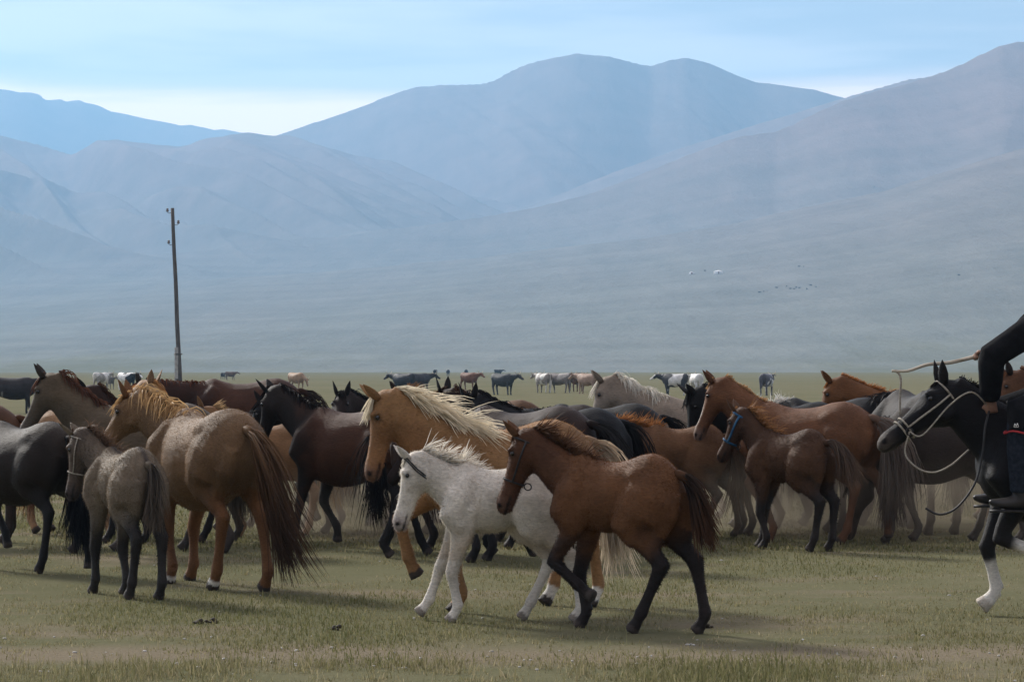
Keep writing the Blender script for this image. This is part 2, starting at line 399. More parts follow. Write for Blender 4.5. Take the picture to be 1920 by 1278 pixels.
    for s in (-1, 1):
        q = np.array(H0 + hd * (.27 * HS) + hu * (.045 * hh) + hr * (.078 * hh * s)); blend(smooth(.042, .018, np.linalg.norm(allv - q, axis=1)) * .75, np.array(coat) * .25)  # eyelid shading painted into the coat colour round each eye
    q = inh * smooth(.012, .006, np.abs(hzz + .038)) * smooth(.74, .80, hx); blend(q * .8, (.012, .01, .01))
    if stripe is not None: blend(smooth(.035, .015, np.abs(y)) * (z > 1.1) * (x < .42 * lx), stripe)
    C[len(v):len(v) + ne] = np.array(points if points is not None and not foal else coat) * .9
    C[len(v) + ne:] = (.01, .008, .007)
    allf = [tuple(q) for q in f.tolist()] + [tuple(i + len(v) for i in q) for q in eg.f]
    mi = np.zeros(len(allf), dtype=np.int32)
    eyef = [j for j, q in enumerate(eg.f) if min(q) >= ne]; mi[len(f) + np.array(eyef)] = 1
    body = mesh_obj('body', allv * S, allf, [COAT, EYEM], root, col=C, mi=mi)
    # ---- mane along the crest
    crest = [(c + u * a, r, u, a) for c, r, u, w, a, b in nk]
    tg_all = [(nk[min(i + 1, 8)][0] - nk[max(i - 1, 0)][0]).normalized() for i in range(9)]
    st = []; tip = tail_tip or mane
    def crest_at(t):
        q = t * 8; i = min(int(q), 7); fr = q - i
        a, b = crest[i], crest[i + 1]
        return a[0].lerp(b[0], fr), a[1].lerp(b[1], fr), a[2].lerp(b[2], fr), tg_all[i].lerp(tg_all[i + 1], fr)
    kg = np.clip
    if cat == 'horse':
        CL = [(random.uniform(.6, 1.25), random.gauss(0, .35), random.gauss(0, .35), random.uniform(.8, 1.25)) for _ in range(40)]
        for k in range(nmane):
            t = random.uniform(.03, 1.0); cl = CL[int(t * 30 + random.gauss(0, .8)) % 40]; o, r_, u_, tg = crest_at(t)
            o = o - u_ * .012 + r_ * random.uniform(-.012, .012)
            L = mane_len * random.uniform(.7, 1.1) * cl[0]; c0 = vary([q * cl[3] for q in mane], .2); c1 = vary([q * 1.25 for q in mane], .3)
            if mane_style == 'roach':
                L = (.055 + .055 * math.sin(t * 9 + seed) ** 2) * random.uniform(.6, 1.25) * cl[0] * mane_len / .24
                dv = (u_ + tg * random.uniform(-.9, .2) + r_ * random.uniform(-.55, .55)).normalized(); gv = -.4; sag = .25
            elif mane_style == 'blown':
                dv = (u_ * random.uniform(.35, 1.0) - tg * random.uniform(.5, 1.5) + r_ * random.uniform(-.1, .9)).normalized(); sag = .55
            else:
                sd_ = 1 if random.random() < .82 else -1
                dv = (u_ * random.uniform(.5, 1.0) + r_ * sd_ * random.uniform(.5, 1.0) - tg * random.uniform(0, .5)).normalized(); sag = 2.6
            dv = (dv + tg * cl[1] * .6 + r_ * cl[2] * .6).normalized()
            pts = []; p = o.copy(); dd = dv.copy(); n_ = 6
            for j in range(n_):
                pts.append(p.copy()); p = p + dd * (L / (n_ - 1))
                dd = (dd + Z * (-sag * .28) + Vector((random.gauss(0, .10), random.gauss(0, .10), random.gauss(0, .07)))).normalized()
                if mane_style == 'lie':                          # keep it outside the neck
                    lat = (p - o).dot(r_); need = .075 * (1 - t) + .05
                    if (p - o).dot(u_) < -.03 and abs(lat) < need: p = p + r_ * (math.copysign(need, lat) - lat) * .7
            st.append((pts, .0095 if mane_style != 'roach' else .008, c0, c1))
        V, F, CC = ribbon_mesh([([q * S for q in a], w * S, b, c) for a, w, b, c in st])
        mesh_obj('mane', V, F, HAIR, root, col=CC); st = []
        for k in range(int(nmane * .16)):                          # forelock
            o = H0 + hu * (.085 * hh) + hd * random.uniform(-.02, .06) + hr * random.uniform(-.03, .03)
            dd = (hd + hu * random.uniform(.1, .5) + hr * random.uniform(-.4, .5)).normalized(); L = (.06 if mane_style == 'roach' else .17) * random.uniform(.6, 1.1); p = o.copy(); pts = []
            for j in range(5):
                pts.append(p.copy()); p = p + dd * (L / 4); dd = (dd + Z * -.25 + Vector((random.gauss(0, .08), random.gauss(0, .08), 0))).normalized()
            st.append((pts, .009, vary(mane, .3), vary(mane, .3)))
        V, F, CC = ribbon_mesh([([q * S for q in a], w * S, b, c) for a, w, b, c in st])
        mesh_obj('forelock', V, F, HAIR, root, col=CC)
        # ---- tail
        st = []; tc = tail or mane; tt = tail_tip or tc
        D0 = vec(-.69 * lx, 0, 1.135); dl = .30 if not foal else .22
        dock = [D0]; dd = vec(-1, 0, -.25 + tail_lift)
        for j in range(6): dock.append(dock[-1] + dd.normalized() * (dl / 6)); dd = dd + Z * (-1.1 if tail_lift <= 0 else -.40) + vec(tail_sway[0] * .5, tail_sway[1] * .5, 0)
        dg = Geo(); dg.tube([q * S for q in [D0 + vec(.06, 0, -.01)] + dock], [w * S for w in (.045, .04, .036, .032, .028, .022, .016, .008)], 8)
        TC = [(random.gauss(0, .075) * tail_bulk, random.gauss(0, .075) * tail_bulk, random.uniform(.72, 1.05), random.uniform(.7, 1.3), random.uniform(0, 6.28)) for _ in range(22)]
        for k in range(ntail):
            tcl = random.choice(TC); t = random.random() ** .8; i = min(int(t * 6), 5); o = dock[i].lerp(dock[i + 1], t * 6 - i)
            tgd = (dock[i + 1] - dock[i]).normalized(); a = tcl[4] + random.gauss(0, .5)
            off = Vector((0, math.cos(a), 0)) + tgd.cross(Y) * math.sin(a); o = o + off * random.uniform(.008, .028)
            L = tail_len * random.uniform(.8, 1.05) * tcl[2] * (1 - .18 * t)
            dd = (tgd * 1.2 + off * random.uniform(.05, .42) * tail_bulk + Z * -.15).normalized(); p = o.copy(); pts = []; n_ = 8
            w1, w2 = tcl[0] + random.gauss(0, .015), tcl[1] + random.gauss(0, .015)
            for j in range(n_):
                pts.append(p.copy()); p = p + dd * (L / (n_ - 1))
                dd = (dd + Z * (-.55 if j < 4 else -.2) + vec(tail_sway[0] * .22 + w1 + random.gauss(0, .03), tail_sway[1] * .22 + w2 + random.gauss(0, .03), 0)).normalized()
                if p.z < .03: p.z = .03 + random.random() * .02
            st.append((pts, .0095, vary([a * .45 + b * .55 for a, b in zip(coat, tc)] if t < .45 and sum(tc) > .15 and random.random() < .7 else [q * tcl[3] for q in tc], .2), vary([q * tcl[3] for q in tt], .2)))
        V, F, CC = ribbon_mesh([([q * S for q in a], w * S, b, c) for a, w, b, c in st])
        b = len(V); V += dg.v; F += [tuple(i + b for i in q) for q in dg.f]; CC = np.vstack([CC, np.tile(np.array(tc) * .3 + np.array(coat) * .7, (len(dg.v), 1))])
        mesh_obj('tail', V, F, HAIR, root, col=CC)
    # ---- fuzzy coat
    if fur:
        fi = rs.randint(0, len(f), fur); uv = rs.rand(fur, 2); q = f[fi]
        a, b, c, e = v[q[:, 0]], v[q[:, 1]], v[q[:, 2]], v[q[:, 3]]
        nm = np.cross(c - a, e - b); nm /= np.linalg.norm(nm, axis=1)[:, None] + 1e-9
        p = a + (b - a) * uv[:, :1] + (e - a) * uv[:, 1:]
        keep = p[:, 2] > .30; p, nm, cc = p[keep], nm[keep], C[q[keep, 0]]
        k = len(p); dr = nm * .7 + np.array([-.55, 0, -.5]) + rs.randn(k, 3) * .22; dr /= np.linalg.norm(dr, axis=1)[:, None]
        L = fur_len * rs.uniform(.5, 1.2, (k, 1)); sd_ = np.cross(dr, rs.randn(k, 3)); sd_ /= np.linalg.norm(sd_, axis=1)[:, None]
        V = np.stack([p - nm * .003 + sd_ * .0019, p - nm * .003 - sd_ * .0019, p + dr * L], 1).reshape(-1, 3) * S
        CC = np.repeat(cc * rs.uniform(.9, 1.2, (k, 1)), 3, axis=0)
        mesh_obj('fur', V, np.arange(3 * k).reshape(-1, 3), FURM, root, col=CC)
    info = dict(hh=hh, lx=lx, rise=rise, root=root, S=S, H0=H0 * S, hd=hd, hr=hr, hu=hu, HS=HS * S, nk=nk)
    ALLH.append((label[:34], info)); return info
ALLH = []
def to_world(info, p):
    r = info['root']; return r.location + Matrix.Rotation(r.rotation_euler.z, 3, 'Z') @ p
# ------------------------------------------------------------------ ground, hills, grass
def ground_mat():
    m, nt, b = mat('steppe_ground', 1.0, .0); N, L = nt.nodes, nt.links
    tc = N.new('ShaderNodeTexCoord')
    def noise(scale, detail, stretch=(1, 1, 1), rough=.6):
        mp = N.new('ShaderNodeMapping'); mp.inputs['Scale'].default_value = stretch; L.new(tc.outputs['Object'], mp.inputs[0])
        n = N.new('ShaderNodeTexNoise'); n.inputs['Scale'].default_value = scale; n.inputs['Detail'].default_value = detail; n.inputs['Roughness'].default_value = rough
        L.new(mp.outputs[0], n.inputs['Vector']); return n.outputs['Fac']
    def ramp(fac, stops):
        r = N.new('ShaderNodeValToRGB'); e = r.color_ramp.elements
        while len(e) < len(stops): e.new(.5)
        for q, (p, c) in zip(e, stops): q.position = p; q.color = (*c, 1)
        L.new(fac, r.inputs[0]); return r.outputs[0]
    def mixc(f, a, b_):
        x = N.new('ShaderNodeMix'); x.data_type = 'RGBA'
        if isinstance(f, float): x.inputs['Factor'].default_value = f
        else: L.new(f, x.inputs['Factor'])
        L.new(a, x.inputs['A']); L.new(b_, x.inputs['B']); return x.outputs['Result']
    fine = ramp(noise(30, 6, rough=.75), [(.3, (.075, .075, .036)), (.5, (.135, .125, .066)), (.72, (.22, .195, .12))])
    mid = ramp(noise(1.3, 6), [(.30, (.088, .088, .044)), (.5, (.142, .128, .072)), (.7, (.20, .168, .108))])
    big = ramp(noise(.05, 5, (1, .35, 1)), [(.3, (.105, .118, .075)), (.55, (.142, .146, .095)), (.75, (.185, .172, .118))])
    c = mixc(.5, fine, mid); c = mixc(.45, c, big)
    soil = ramp(noise(45, 5, rough=.7), [(.3, (.13, .105, .075)), (.7, (.26, .22, .165))])
    # worn strip running across in front of the herd
    sp = N.new('ShaderNodeSeparateXYZ'); L.new(tc.outputs['Object'], sp.inputs[0])
    w = N.new('ShaderNodeMath'); w.operation = 'MULTIPLY_ADD'; L.new(noise(.5, 3), w.inputs[0]); w.inputs[1].default_value = 1.3; L.new(sp.outputs['Y'], w.inputs[2])
    ab = N.new('ShaderNodeMath'); ab.operation = 'SUBTRACT'; L.new(w.outputs[0], ab.inputs[0]); ab.inputs[1].default_value = 16.05
    a2 = N.new('ShaderNodeMath'); a2.operation = 'ABSOLUTE'; L.new(ab.outputs[0], a2.inputs[0])
    mr = N.new('ShaderNodeMapRange'); mr.inputs['From Min'].default_value = .75; mr.inputs['From Max'].default_value = .2; mr.inputs['To Max'].default_value = .85; L.new(a2.outputs[0], mr.inputs['Value'])
    br = N.new('ShaderNodeMapRange'); br.inputs['From Min'].default_value = .52; br.inputs['From Max'].default_value = .68; br.inputs['To Max'].default_value = .8; L.new(noise(.8, 5, (.5, 1, 1)), br.inputs['Value'])
    mxx = N.new('ShaderNodeMath'); mxx.operation = 'MAXIMUM'; L.new(mr.outputs[0], mxx.inputs[0]); L.new(br.outputs[0], mxx.inputs[1])
    c = mixc(mxx.outputs[0], c, soil)
    L.new(c, b.inputs['Base Color'])
    bp = N.new('ShaderNodeBump'); bp.inputs['Strength'].default_value = .6; bp.inputs['Distance'].default_value = .05
    L.new(noise(18, 6, rough=.7), bp.inputs['Height']); L.new(bp.outputs[0], b.inputs['Normal'])
    return m
def hill_mat():
    m, nt, b = mat('dry_hill_grass', 1.0, .0); N, L = nt.nodes, nt.links
    tc = N.new('ShaderNodeTexCoord')
    def noise(scale, detail, stretch=(1, 1, 1)):
        mp = N.new('ShaderNodeMapping'); mp.inputs['Scale'].default_value = stretch; L.new(tc.outputs['Object'], mp.inputs[0])
        n = N.new('ShaderNodeTexNoise'); n.inputs['Scale'].default_value = scale; n.inputs['Detail'].default_value = detail; n.inputs['Roughness'].default_value = .62
        L.new(mp.outputs[0], n.inputs['Vector']); return n.outputs['Fac']
    sx = N.new('ShaderNodeSeparateXYZ'); L.new(tc.outputs['Object'], sx.inputs[0])
    hz = N.new('ShaderNodeMapRange'); hz.inputs['From Min'].default_value = -40; hz.inputs['From Max'].default_value = 420; L.new(sx.outputs['Z'], hz.inputs['Value'])
    ha = N.new('ShaderNodeMath'); ha.operation = 'MULTIPLY_ADD'; L.new(noise(.006, 7, (1, .2, .5)), ha.inputs[0]); ha.inputs[1].default_value = .30; L.new(hz.outputs[0], ha.inputs[2]); hz = ha
    r = N.new('ShaderNodeValToRGB'); e = r.color_ramp.elements; e.new(.5); e.new(.6)
    for q, (p, c) in zip(e, [(.20, (.15, .152, .108)), (.245, (.185, .192, .176)), (.6, (.195, .175, .165)), (1.0, (.235, .175, .162))]): q.position = p; q.color = (*c, 1)
    L.new(hz.outputs[0], r.inputs[0])
    r2 = N.new('ShaderNodeValToRGB'); r2.color_ramp.elements[0].color = (.92, .93, .92, 1); r2.color_ramp.elements[1].color = (1.08, 1.07, 1.06, 1)
    r2.color_ramp.elements[0].position = .35; r2.color_ramp.elements[1].position = .65
    L.new(noise(.03, 8, (1, .12, .3)), r2.inputs[0])
    mu = N.new('ShaderNodeMix'); mu.data_type = 'RGBA'; mu.blend_type = 'MULTIPLY'; mu.inputs['Factor'].default_value = 1
    L.new(r.outputs[0], mu.inputs['A']); L.new(r2.outputs[0], mu.inputs['B']); L.new(mu.outputs['Result'], b.inputs['Base Color'])
    st_ = N.new('ShaderNodeMapRange'); L.new(noise(.012, 6, (.12, 1, 1)), st_.inputs['Value']); st_.inputs['From Min'].default_value = .38; st_.inputs['From Max'].default_value = .62; st_.inputs['To Min'].default_value = .91; st_.inputs['To Max'].default_value = 1.07
    sc_ = N.new('ShaderNodeVectorMath'); sc_.operation = 'SCALE'; L.new(mu.outputs['Result'], sc_.inputs[0]); L.new(st_.outputs[0], sc_.inputs['Scale']); L.new(sc_.outputs[0], b.inputs['Base Color'])
    bp = N.new('ShaderNodeBump'); bp.inputs['Strength'].default_value = .7; bp.inputs['Distance'].default_value = 6
    L.new(noise(.035, 9, (1, .4, 1)), bp.inputs['Height']); L.new(bp.outputs[0], b.inputs['Normal'])
    return m
def build_ground():
    rad = np.concatenate([[0], np.geomspace(4, 9000, 60)]); na = 160
    v = [(0, 0, 0)]; f = []
    for r in rad[1:]:
        for k in range(na):
            a = 2 * math.pi * k / na; v.append((r * math.cos(a), r * math.sin(a), 0))
    for k in range(na): f.append((0, 1 + k, 1 + (k + 1) % na))
    for i in range(len(rad) - 2):
        for k in range(na):
            k2 = (k + 1) % na; a = 1 + i * na
            f.append((a + k, a + na + k, a + na + k2, a + k2))
    o = mesh_obj('ground', v, f, ground_mat()); tag(o, kind='structure', label='flat grazed steppe with olive and straw coloured grass')
RIDGE = dict(   # photo columns and rows of each ridge line
 A=[(-900, 560), (-300, 520), (0, 500), (200, 486), (400, 470), (600, 448), (800, 422), (900, 408), (1000, 390), (1100, 366), (1170, 340), (1240, 312), (1300, 287), (1380, 258), (1420, 251), (1455, 247), (1490, 232), (1520, 216), (1580, 189), (1640, 171), (1690, 160), (1725, 149), (1760, 138), (1800, 122), (1840, 102), (1880, 84), (1920, 77), (2050, 70), (2300, 110), (2700, 90), (3300, 160)],
 A2=[(-900, 600), (0, 552), (600, 512), (900, 482), (1010, 469), (1210, 446), (1385, 416), (1510, 388), (1660, 358), (1760, 325), (1840, 300), (1920, 278), (2100, 240), (2400, 260), (3300, 300)],
 A3=[(-900, 600), (700, 520), (960, 398), (1020, 376), (1085, 350), (1160, 320), (1300, 270), (1450, 224), (1570, 187), (1700, 150), (1900, 120), (2400, 100), (3300, 160)],
 B=[(-900, 480), (100, 420), (300, 330), (450, 285), (512, 256), (560, 240), (600, 226), (660, 206), (700, 192), (745, 174), (780, 164), (830, 160), (905, 157), (930, 150), (950, 137), (985, 121), (1040, 108), (1080, 101), (1140, 105), (1190, 118), (1220, 124), (1250, 114), (1285, 107), (1330, 118), (1380, 140), (1420, 154), (1480, 162), (1530, 169), (1580, 184), (1700, 240), (1900, 320), (2500, 330), (3300, 280)],
 C=[(-900, 190), (-400, 240), (0, 254), (60, 268), (110, 283), (137, 292), (180, 273), (215, 265), (270, 269), (340, 276), (390, 268), (430, 253), (470, 249), (515, 257), (600, 272), (700, 300), (800, 340), (900, 378), (1050, 420), (1500, 480), (3300, 560)],
 C2=[(-900, 340), (-200, 300), (0, 318), (120, 352), (300, 415), (420, 440), (600, 470), (1500, 600), (3300, 650)],
 C3=[(-900, 520), (200, 330), (430, 262), (520, 272), (600, 290), (680, 318), (760, 352), (840, 380), (960, 420), (1500, 600), (3300, 650)],
 C4=[(-900, 420), (200, 420), (380, 300), (480, 296), (560, 320), (660, 366), (760, 405), (860, 430), (1500, 600), (3300, 650)],
 D=[(-900, 120), (-400, 140), (0, 167), (40, 169), (60, 172), (90, 185), (160, 188), (200, 204), (270, 222), (370, 236), (470, 249), (600, 270), (900, 330), (3300, 560)])
LAY = [('A', 4300, 1100, 2.1, 1500), ('A2', 2900, 1100, 1.3, 700), ('A3', 5000, 3000, 1.2, 1500), ('B', 6200, 4200, 1.15, 1800), ('C', 5200, 2500, 1.35, 1300), ('C2', 4300, 2400, 1.3, 500), ('C3', 4950, 2700, 1.3, 350), ('C4', 4700, 2600, 1.3, 400), ('D', 8300, 6500, 1.0, 1500)]
def terrain(u, Y):
    """height of the hills over photo column u at distance Y"""
    X = (u - 960) / FPX * Y
    hs = []
    for name, dr, foot, p, fall in LAY:
        q = np.array(RIDGE[name], dtype=float)
        yr = np.interp(u, q[:, 0], q[:, 1])
        # round the polyline corners
        for k in (-6, 6): yr = yr + np.interp(u + k, q[:, 0], q[:, 1])
        yr = yr / 3
        wob = 1 + .06 * (vnoise(u / 260 + 3 * len(hs), u * 0 + 9.5) - .5) * (1 if name not in ('A', 'A2') else .5)
        dd = dr * wob
        if name == 'A': dd = np.interp(u, [-900, 0, 900, 1920], [3000, 3200, 3800, 4300])
        zr = (HOR - yr) / FPX * dd + EYE
        t = np.clip((Y - foot) / (dd - foot), 0, 1)
        rise = t ** p
        # folds running down the slope, none at the ridge itself
        lam = dict(A=.07, A2=.08, A3=.06).get(name, .034) * dr
        sk = dict(A=-.22, A2=-.15, A3=-.2, B=.34).get(name, .42)
        ww = 60 * (fbm(X / 400 + 3, Y / 900, 2) - .5)
        n1_ = np.clip((fbm((X + sk * (Y - dd) + ww) / lam + 31 * len(hs), Y / (lam * 14), 2) - .5) * 3.2, -1, 1)
        n2_ = np.clip((fbm((X + sk * (Y - dd) + ww * .5) / (lam * .36) + 11, Y / (lam * 4) + 7, 3) - .5) * 3, -1, 1)
        amp = np.sqrt(np.clip(4 * t * (1 - t), 0, 1)) * (.35 + .65 * t)
        w_ = dict(A=.10, A2=.06, A3=.2, B=.5, D=.3).get(name, 1.15)
        up = zr * rise + amp * w_ * (52 * (1 - 2 * np.abs(n1_)) + 11 * (1 - 2 * np.abs(n2_)))
        up = up + zr * .006 * (fbm(u / 23, u * 0 + Y / 900, 3) - .5) * t ** 40
        b = np.clip((Y - dd) / fall, 0, 1)
        hs.append(np.where(Y <= dd, up, zr * (1 - b * b * (3 - 2 * b) * .93)))
    k = 9.0
    Hs = np.stack(hs); mxx = Hs.max(0)
    kk = k * np.clip((Y - 1500) / 2000, 0.02, 1)
    z = mxx + kk * np.log(np.exp((Hs - mxx) / kk).sum(0))
    ramp = np.clip((Y - 1100) / 900, 0, 1)
    base = np.clip((Y - 1050) / 60, -1, 1) * .6
    return z * ramp + mxx * (1 - ramp) + base - .2 + 1.2 * np.clip((Y - 1100) / 300, 0, 1) * (fbm(X / 220, Y / 90, 3) - .45)
def build_hills():
    us = np.unique(np.concatenate([np.linspace(-900, -40, 70), np.linspace(-40, 1960, 560), np.linspace(1960, 3000, 70)]))
    Ys = np.unique(np.concatenate([np.geomspace(1000, 3000, 90), np.linspace(3000, 6400, 190), np.linspace(6400, 9000, 40)]))
    U, YY = np.meshgrid(us, Ys); Zz = terrain(U, YY); XX = (U - 960) / FPX * YY
    v = np.stack([XX, YY, Zz], -1).reshape(-1, 3); nu, nyy = len(us), len(Ys)
    i = np.arange(nyy - 1)[:, None] * nu + np.arange(nu - 1)[None]
    f = np.stack([i, i + 1, i + nu + 1, i + nu], -1).reshape(-1, 4)
    o = mesh_obj('hills', v, f, hill_mat()); tag(o, kind='structure', label='bare rounded mountains with dry grass slopes fading into blue haze')
def build_grass():
    rs = np.random.RandomState(11)
    def blades(n, y0, y1, hmin, hmax, wd, power=1.0, xm=1.08, tall=False, wide=False):
        Yp = 1 / (1 / y0 + (1 / y1 - 1 / y0) * rs.rand(n) ** power) if not tall else y0 + (y1 - y0) * rs.rand(n)
        Xp = (rs.rand(n) * 2 - 1) * Yp * (.18 * xm + .01)
        if wide: Xp = np.sign(rs.rand(n) - .5) * Yp * (.195 + .25 * rs.rand(n) ** 1.4)
        wv = Yp + 1.3 * vnoise(Xp * .5, Yp * .5)
        bare = np.clip(1 - np.abs(wv - 16.05) / .7, 0, 1)
        pat = fbm(Xp * .9, Yp * .5, 4)
        tuft = fbm(Xp * 6 + 9, Yp * 6, 2)
        keep = (rs.rand(n) > bare * .8) & (pat + .5 * (tuft - .5) > .40 + .28 * (rs.rand(n) - .5))
        Xp, Yp, pat, tuft = Xp[keep], Yp[keep], pat[keep], tuft[keep]; k = len(Xp)
        hh = (hmin + (hmax - hmin) * rs.rand(k) ** 2) * (.5 + pat) * (.6 + tuft * .9)
        a = rs.rand(k) * 2 * np.pi; ln = rs.rand(k) * .7; sx, sy = np.cos(a), np.sin(a)
        w = wd * (.6 + .8 * rs.rand(k)); la = rs.rand(k) * 2 * np.pi
        b = np.stack([Xp, Yp, np.zeros(k) - .004], 1); sd_ = np.stack([sx * w, sy * w, 0 * w], 1)
        ld = np.stack([np.cos(la) * ln * hh, np.sin(la) * ln * hh, hh], 1)
        mid = b + ld * np.array([.35, .35, .55])
        V = np.stack([b - sd_, b + sd_, mid - sd_ * .7, mid + sd_ * .7, b + ld], 1).reshape(-1, 3)
        i = np.arange(k)[:, None] * 5
        F1 = np.concatenate([i + np.array([[0, 1, 3]]), i + np.array([[0, 3, 2]]), i + np.array([[2, 3, 4]])])
        g1, g2, g3 = np.array([.125, .128, .052]), np.array([.235, .210, .108]), np.array([.38, .32, .20])
        q = np.clip(rs.rand(k) * .75 + (pat - .5) * -1.1 + .05, 0, 1)[:, None]
        c = np.where(q < .5, g1 + (g2 - g1) * q * 2, g2 + (g3 - g2) * (q * 2 - 1)) * rs.uniform(.75, 1.25, (k, 1))
        return V, F1, np.repeat(c, 5, axis=0)
    parts = [blades(60000, 9, 34, .012, .042, .0055, wide=True), blades(165000, 12.5, 32, .010, .036, .0034), blades(60000, 24, 75, .015, .045, .008), blades(12000, 12.5, 15.0, .02, .10, .0028, tall=True), blades(1200, 12.5, 17, .05, .14, .0022, tall=True)]
    V, F, C = [], [], []; b = 0
    for v, f, c in parts: V.append(v); F.append(f + b); C.append(c); b += len(v)
    o = mesh_obj('steppe_grass', np.concatenate(V), np.concatenate(F), GRASSM, col=np.concatenate(C), smooth=False)
    tag(o, 'short grazed steppe grass, green and straw coloured, in front of the herd', 'grass', kind='stuff')
    # pebbles
    g = Geo(); random.seed(3)
    for k in range(110):
        y = random.gauss(15.3, .5) if k % 3 else random.uniform(13, 24); x = random.uniform(-.19, .19) * y; s = random.uniform(.004, .012)
        g.ball(vec(x, y, s * .3), s * random.uniform(.8, 1.5), s, s * .6, 6, 4)
    o = g.build('gravel', noise_mat('pebble', (.3, .28, .25), (.55, .53, .5), 20)); tag(o, 'scattered pale pebbles along the worn dirt strip', 'gravel', kind='stuff')
    dm = noise_mat('dung', (.015, .012, .008), (.05, .038, .022), 40)
    for j, (px, py, lab) in enumerate([(372, 1168, 'dark dung clump beside its twin in front of the tan mare'), (398, 1167, 'dark dung clump with a lighter grass edge in front of the tan mare'), (628, 1180, 'small flat dung pat between the tan mare and the white foal'), (1326, 1176, 'dark dung pat behind the chestnut foal tail')]):
        d = EYE * FPX / (py - HOR); g = Geo(); random.seed(j)
        for q in range(7): 
            r = random.uniform(.009, .016); g.ball(vec(random.gauss(0, .022), random.gauss(0, .02), r * .6 + (.012 if q > 4 else 0)), r * 1.2, r, r * .8, 8, 6)
        o = g.build('dung_pile', dm); o.location = P(px, d); tag(o, lab, 'dung', 'dung on the grass')
build_ground(); build_hills(); build_grass()
# ------------------------------------------------------------------ the herd
WALK = [(.17, 0, 0), (-.17, 0, -4), (-.20, 0, 0), (.18, 0, 0)]
WALK2 = [(-.16, 0, -4), (.17, 0, 0), (.18, 0, 0), (-.20, 0, 0)]
STEP = [(.10, .16, 45), (-.08, 0, 0), (-.16, 0, 0), (.14, 0, 0)]
STEP2 = [(-.10, 0, 0), (.10, .18, 45), (.12, 0, 0), (-.18, .06, 30)]
BLK, DK = (.016, .014, .014), (.030, .021, .017)
ADULTS, FOALS = 'grown horses of the herd', 'foals of the herd'
HI = {}
# white foal
HI['white'] = make_horse('foal', 'white foal with a thin dark halter walking past the chestnut foal', 942, 17.45, 178, h=.99, foal=True, coat=(.60, .55, .48), belly=(.50, .42, .33), muzzle=(.34, .29, .27), mane=(.68, .63, .55), hoof=(.22, .19, .16),
    neck=(38, 4), head=(-74, 8), neck_len=.9, legs=[(.05, 0, 0), (.30, .03, -6), (-.22, 0, 0), (.20, 0, 0)], mane_style='roach', mane_len=.40, nmane=620, tail_len=.5, fur=30000, fur_len=.024, group=FOALS, seed=2, voxel=.014)
# chestnut foal
HI['chestnut'] = make_horse('foal', 'dark chestnut foal with black legs trotting beside the white foal', 1162, 16.8, 150, h=1.06, foal=True, coat=(.195, .088, .038), points=(.022, .017, .016), dark_front=(.12, .052, .026), muzzle=(.11, .06, .04), mane=(.10, .052, .030), tail=(.022, .018, .017), tail_tip=(.09, .045, .025),
    neck=(42, 6), head=(-70, 14), neck_len=1.1, legs=[(-.02, .20, 82), (.02, 0, 0), (.20, 0, 0), (-.22, 0, 0)], mane_style='roach', mane_len=.36, nmane=620, tail_len=.54, tail_sway=(-.55, 0), tail_bulk=1.0, ntail=620, fur=34000, fur_len=.019, group=FOALS, seed=3, voxel=.014)
# palomino mare
HI['palomino'] = make_horse('mare', 'golden palomino mare with windblown cream mane behind the white foal', 952, 18.35, 207, h=1.23, coat=(.32, .175, .078), belly=(.38, .21, .10), mane=(.66, .58, .44), tail=(.42, .34, .25), tail_tip=(.5, .42, .32), muzzle=(.10, .055, .035), face=(.30, .15, .065), socks=(2, 3), sock_h=1.0,
    neck=(43, -22), head=(-78, 6), legs=[(.02, 0, 0), (.30, .24, 55), (-.10, 0, 0), (.12, 0, 0)], mane_style='blown', mane_len=.30, nmane=1000, tail_len=.98, tail_sway=(-.08, 0), ntail=520, group=ADULTS, seed=4, fur=30000, fur_len=.015, voxel=.015)
# tan mare seen from behind
HI['tan'] = make_horse('mare', 'tan mare seen from behind with a long dark streaming tail', 392, 20.25, 122, h=1.28, fat=1.05, coat=(.21, .122, .060), points=(.15, .07, .03), belly=(.24, .135, .065), mane=(.42, .27, .13), tail=(.17, .09, .045), tail_tip=(.05, .03, .022), socks=(0, 2), sock_h=1.65,
    neck=(32, 24), head=(-52, 24), legs=[(-.06, 0, 0), (.14, 0, 0), (.14, 0, 0), (-.14, 0, 0)], mane_len=.26, tail_len=1.10, tail_sway=(-.36, -.42), ntail=800, tail_bulk=.8, group=ADULTS, seed=5, voxel=.015, fur=30000, fur_len=.014)
# grey foal
HI['grey'] = make_horse('foal', 'mouse grey foal with dark legs and back stripe beside the tan mare', 236, 19.35, 121, h=1.03, foal=True, coat=(.215, .165, .115), points=(.030, .026, .024), belly=(.19, .16, .125), dark_front=(.14, .105, .08), muzzle=(.05, .04, .04), mane=(.12, .075, .05), tail=(.04, .033, .028), tail_tip=(.14, .11, .085), stripe=(.07, .055, .045),
    neck=(44, 26), head=(-78, 10), legs=[(.12, 0, 0), (-.10, 0, 0), (.05, 0, 0), (-.12, 0, 0)], mane_style='roach', mane_len=.36, tail_len=.52, ntail=380, fur=36000, group=FOALS, seed=6, voxel=.014)
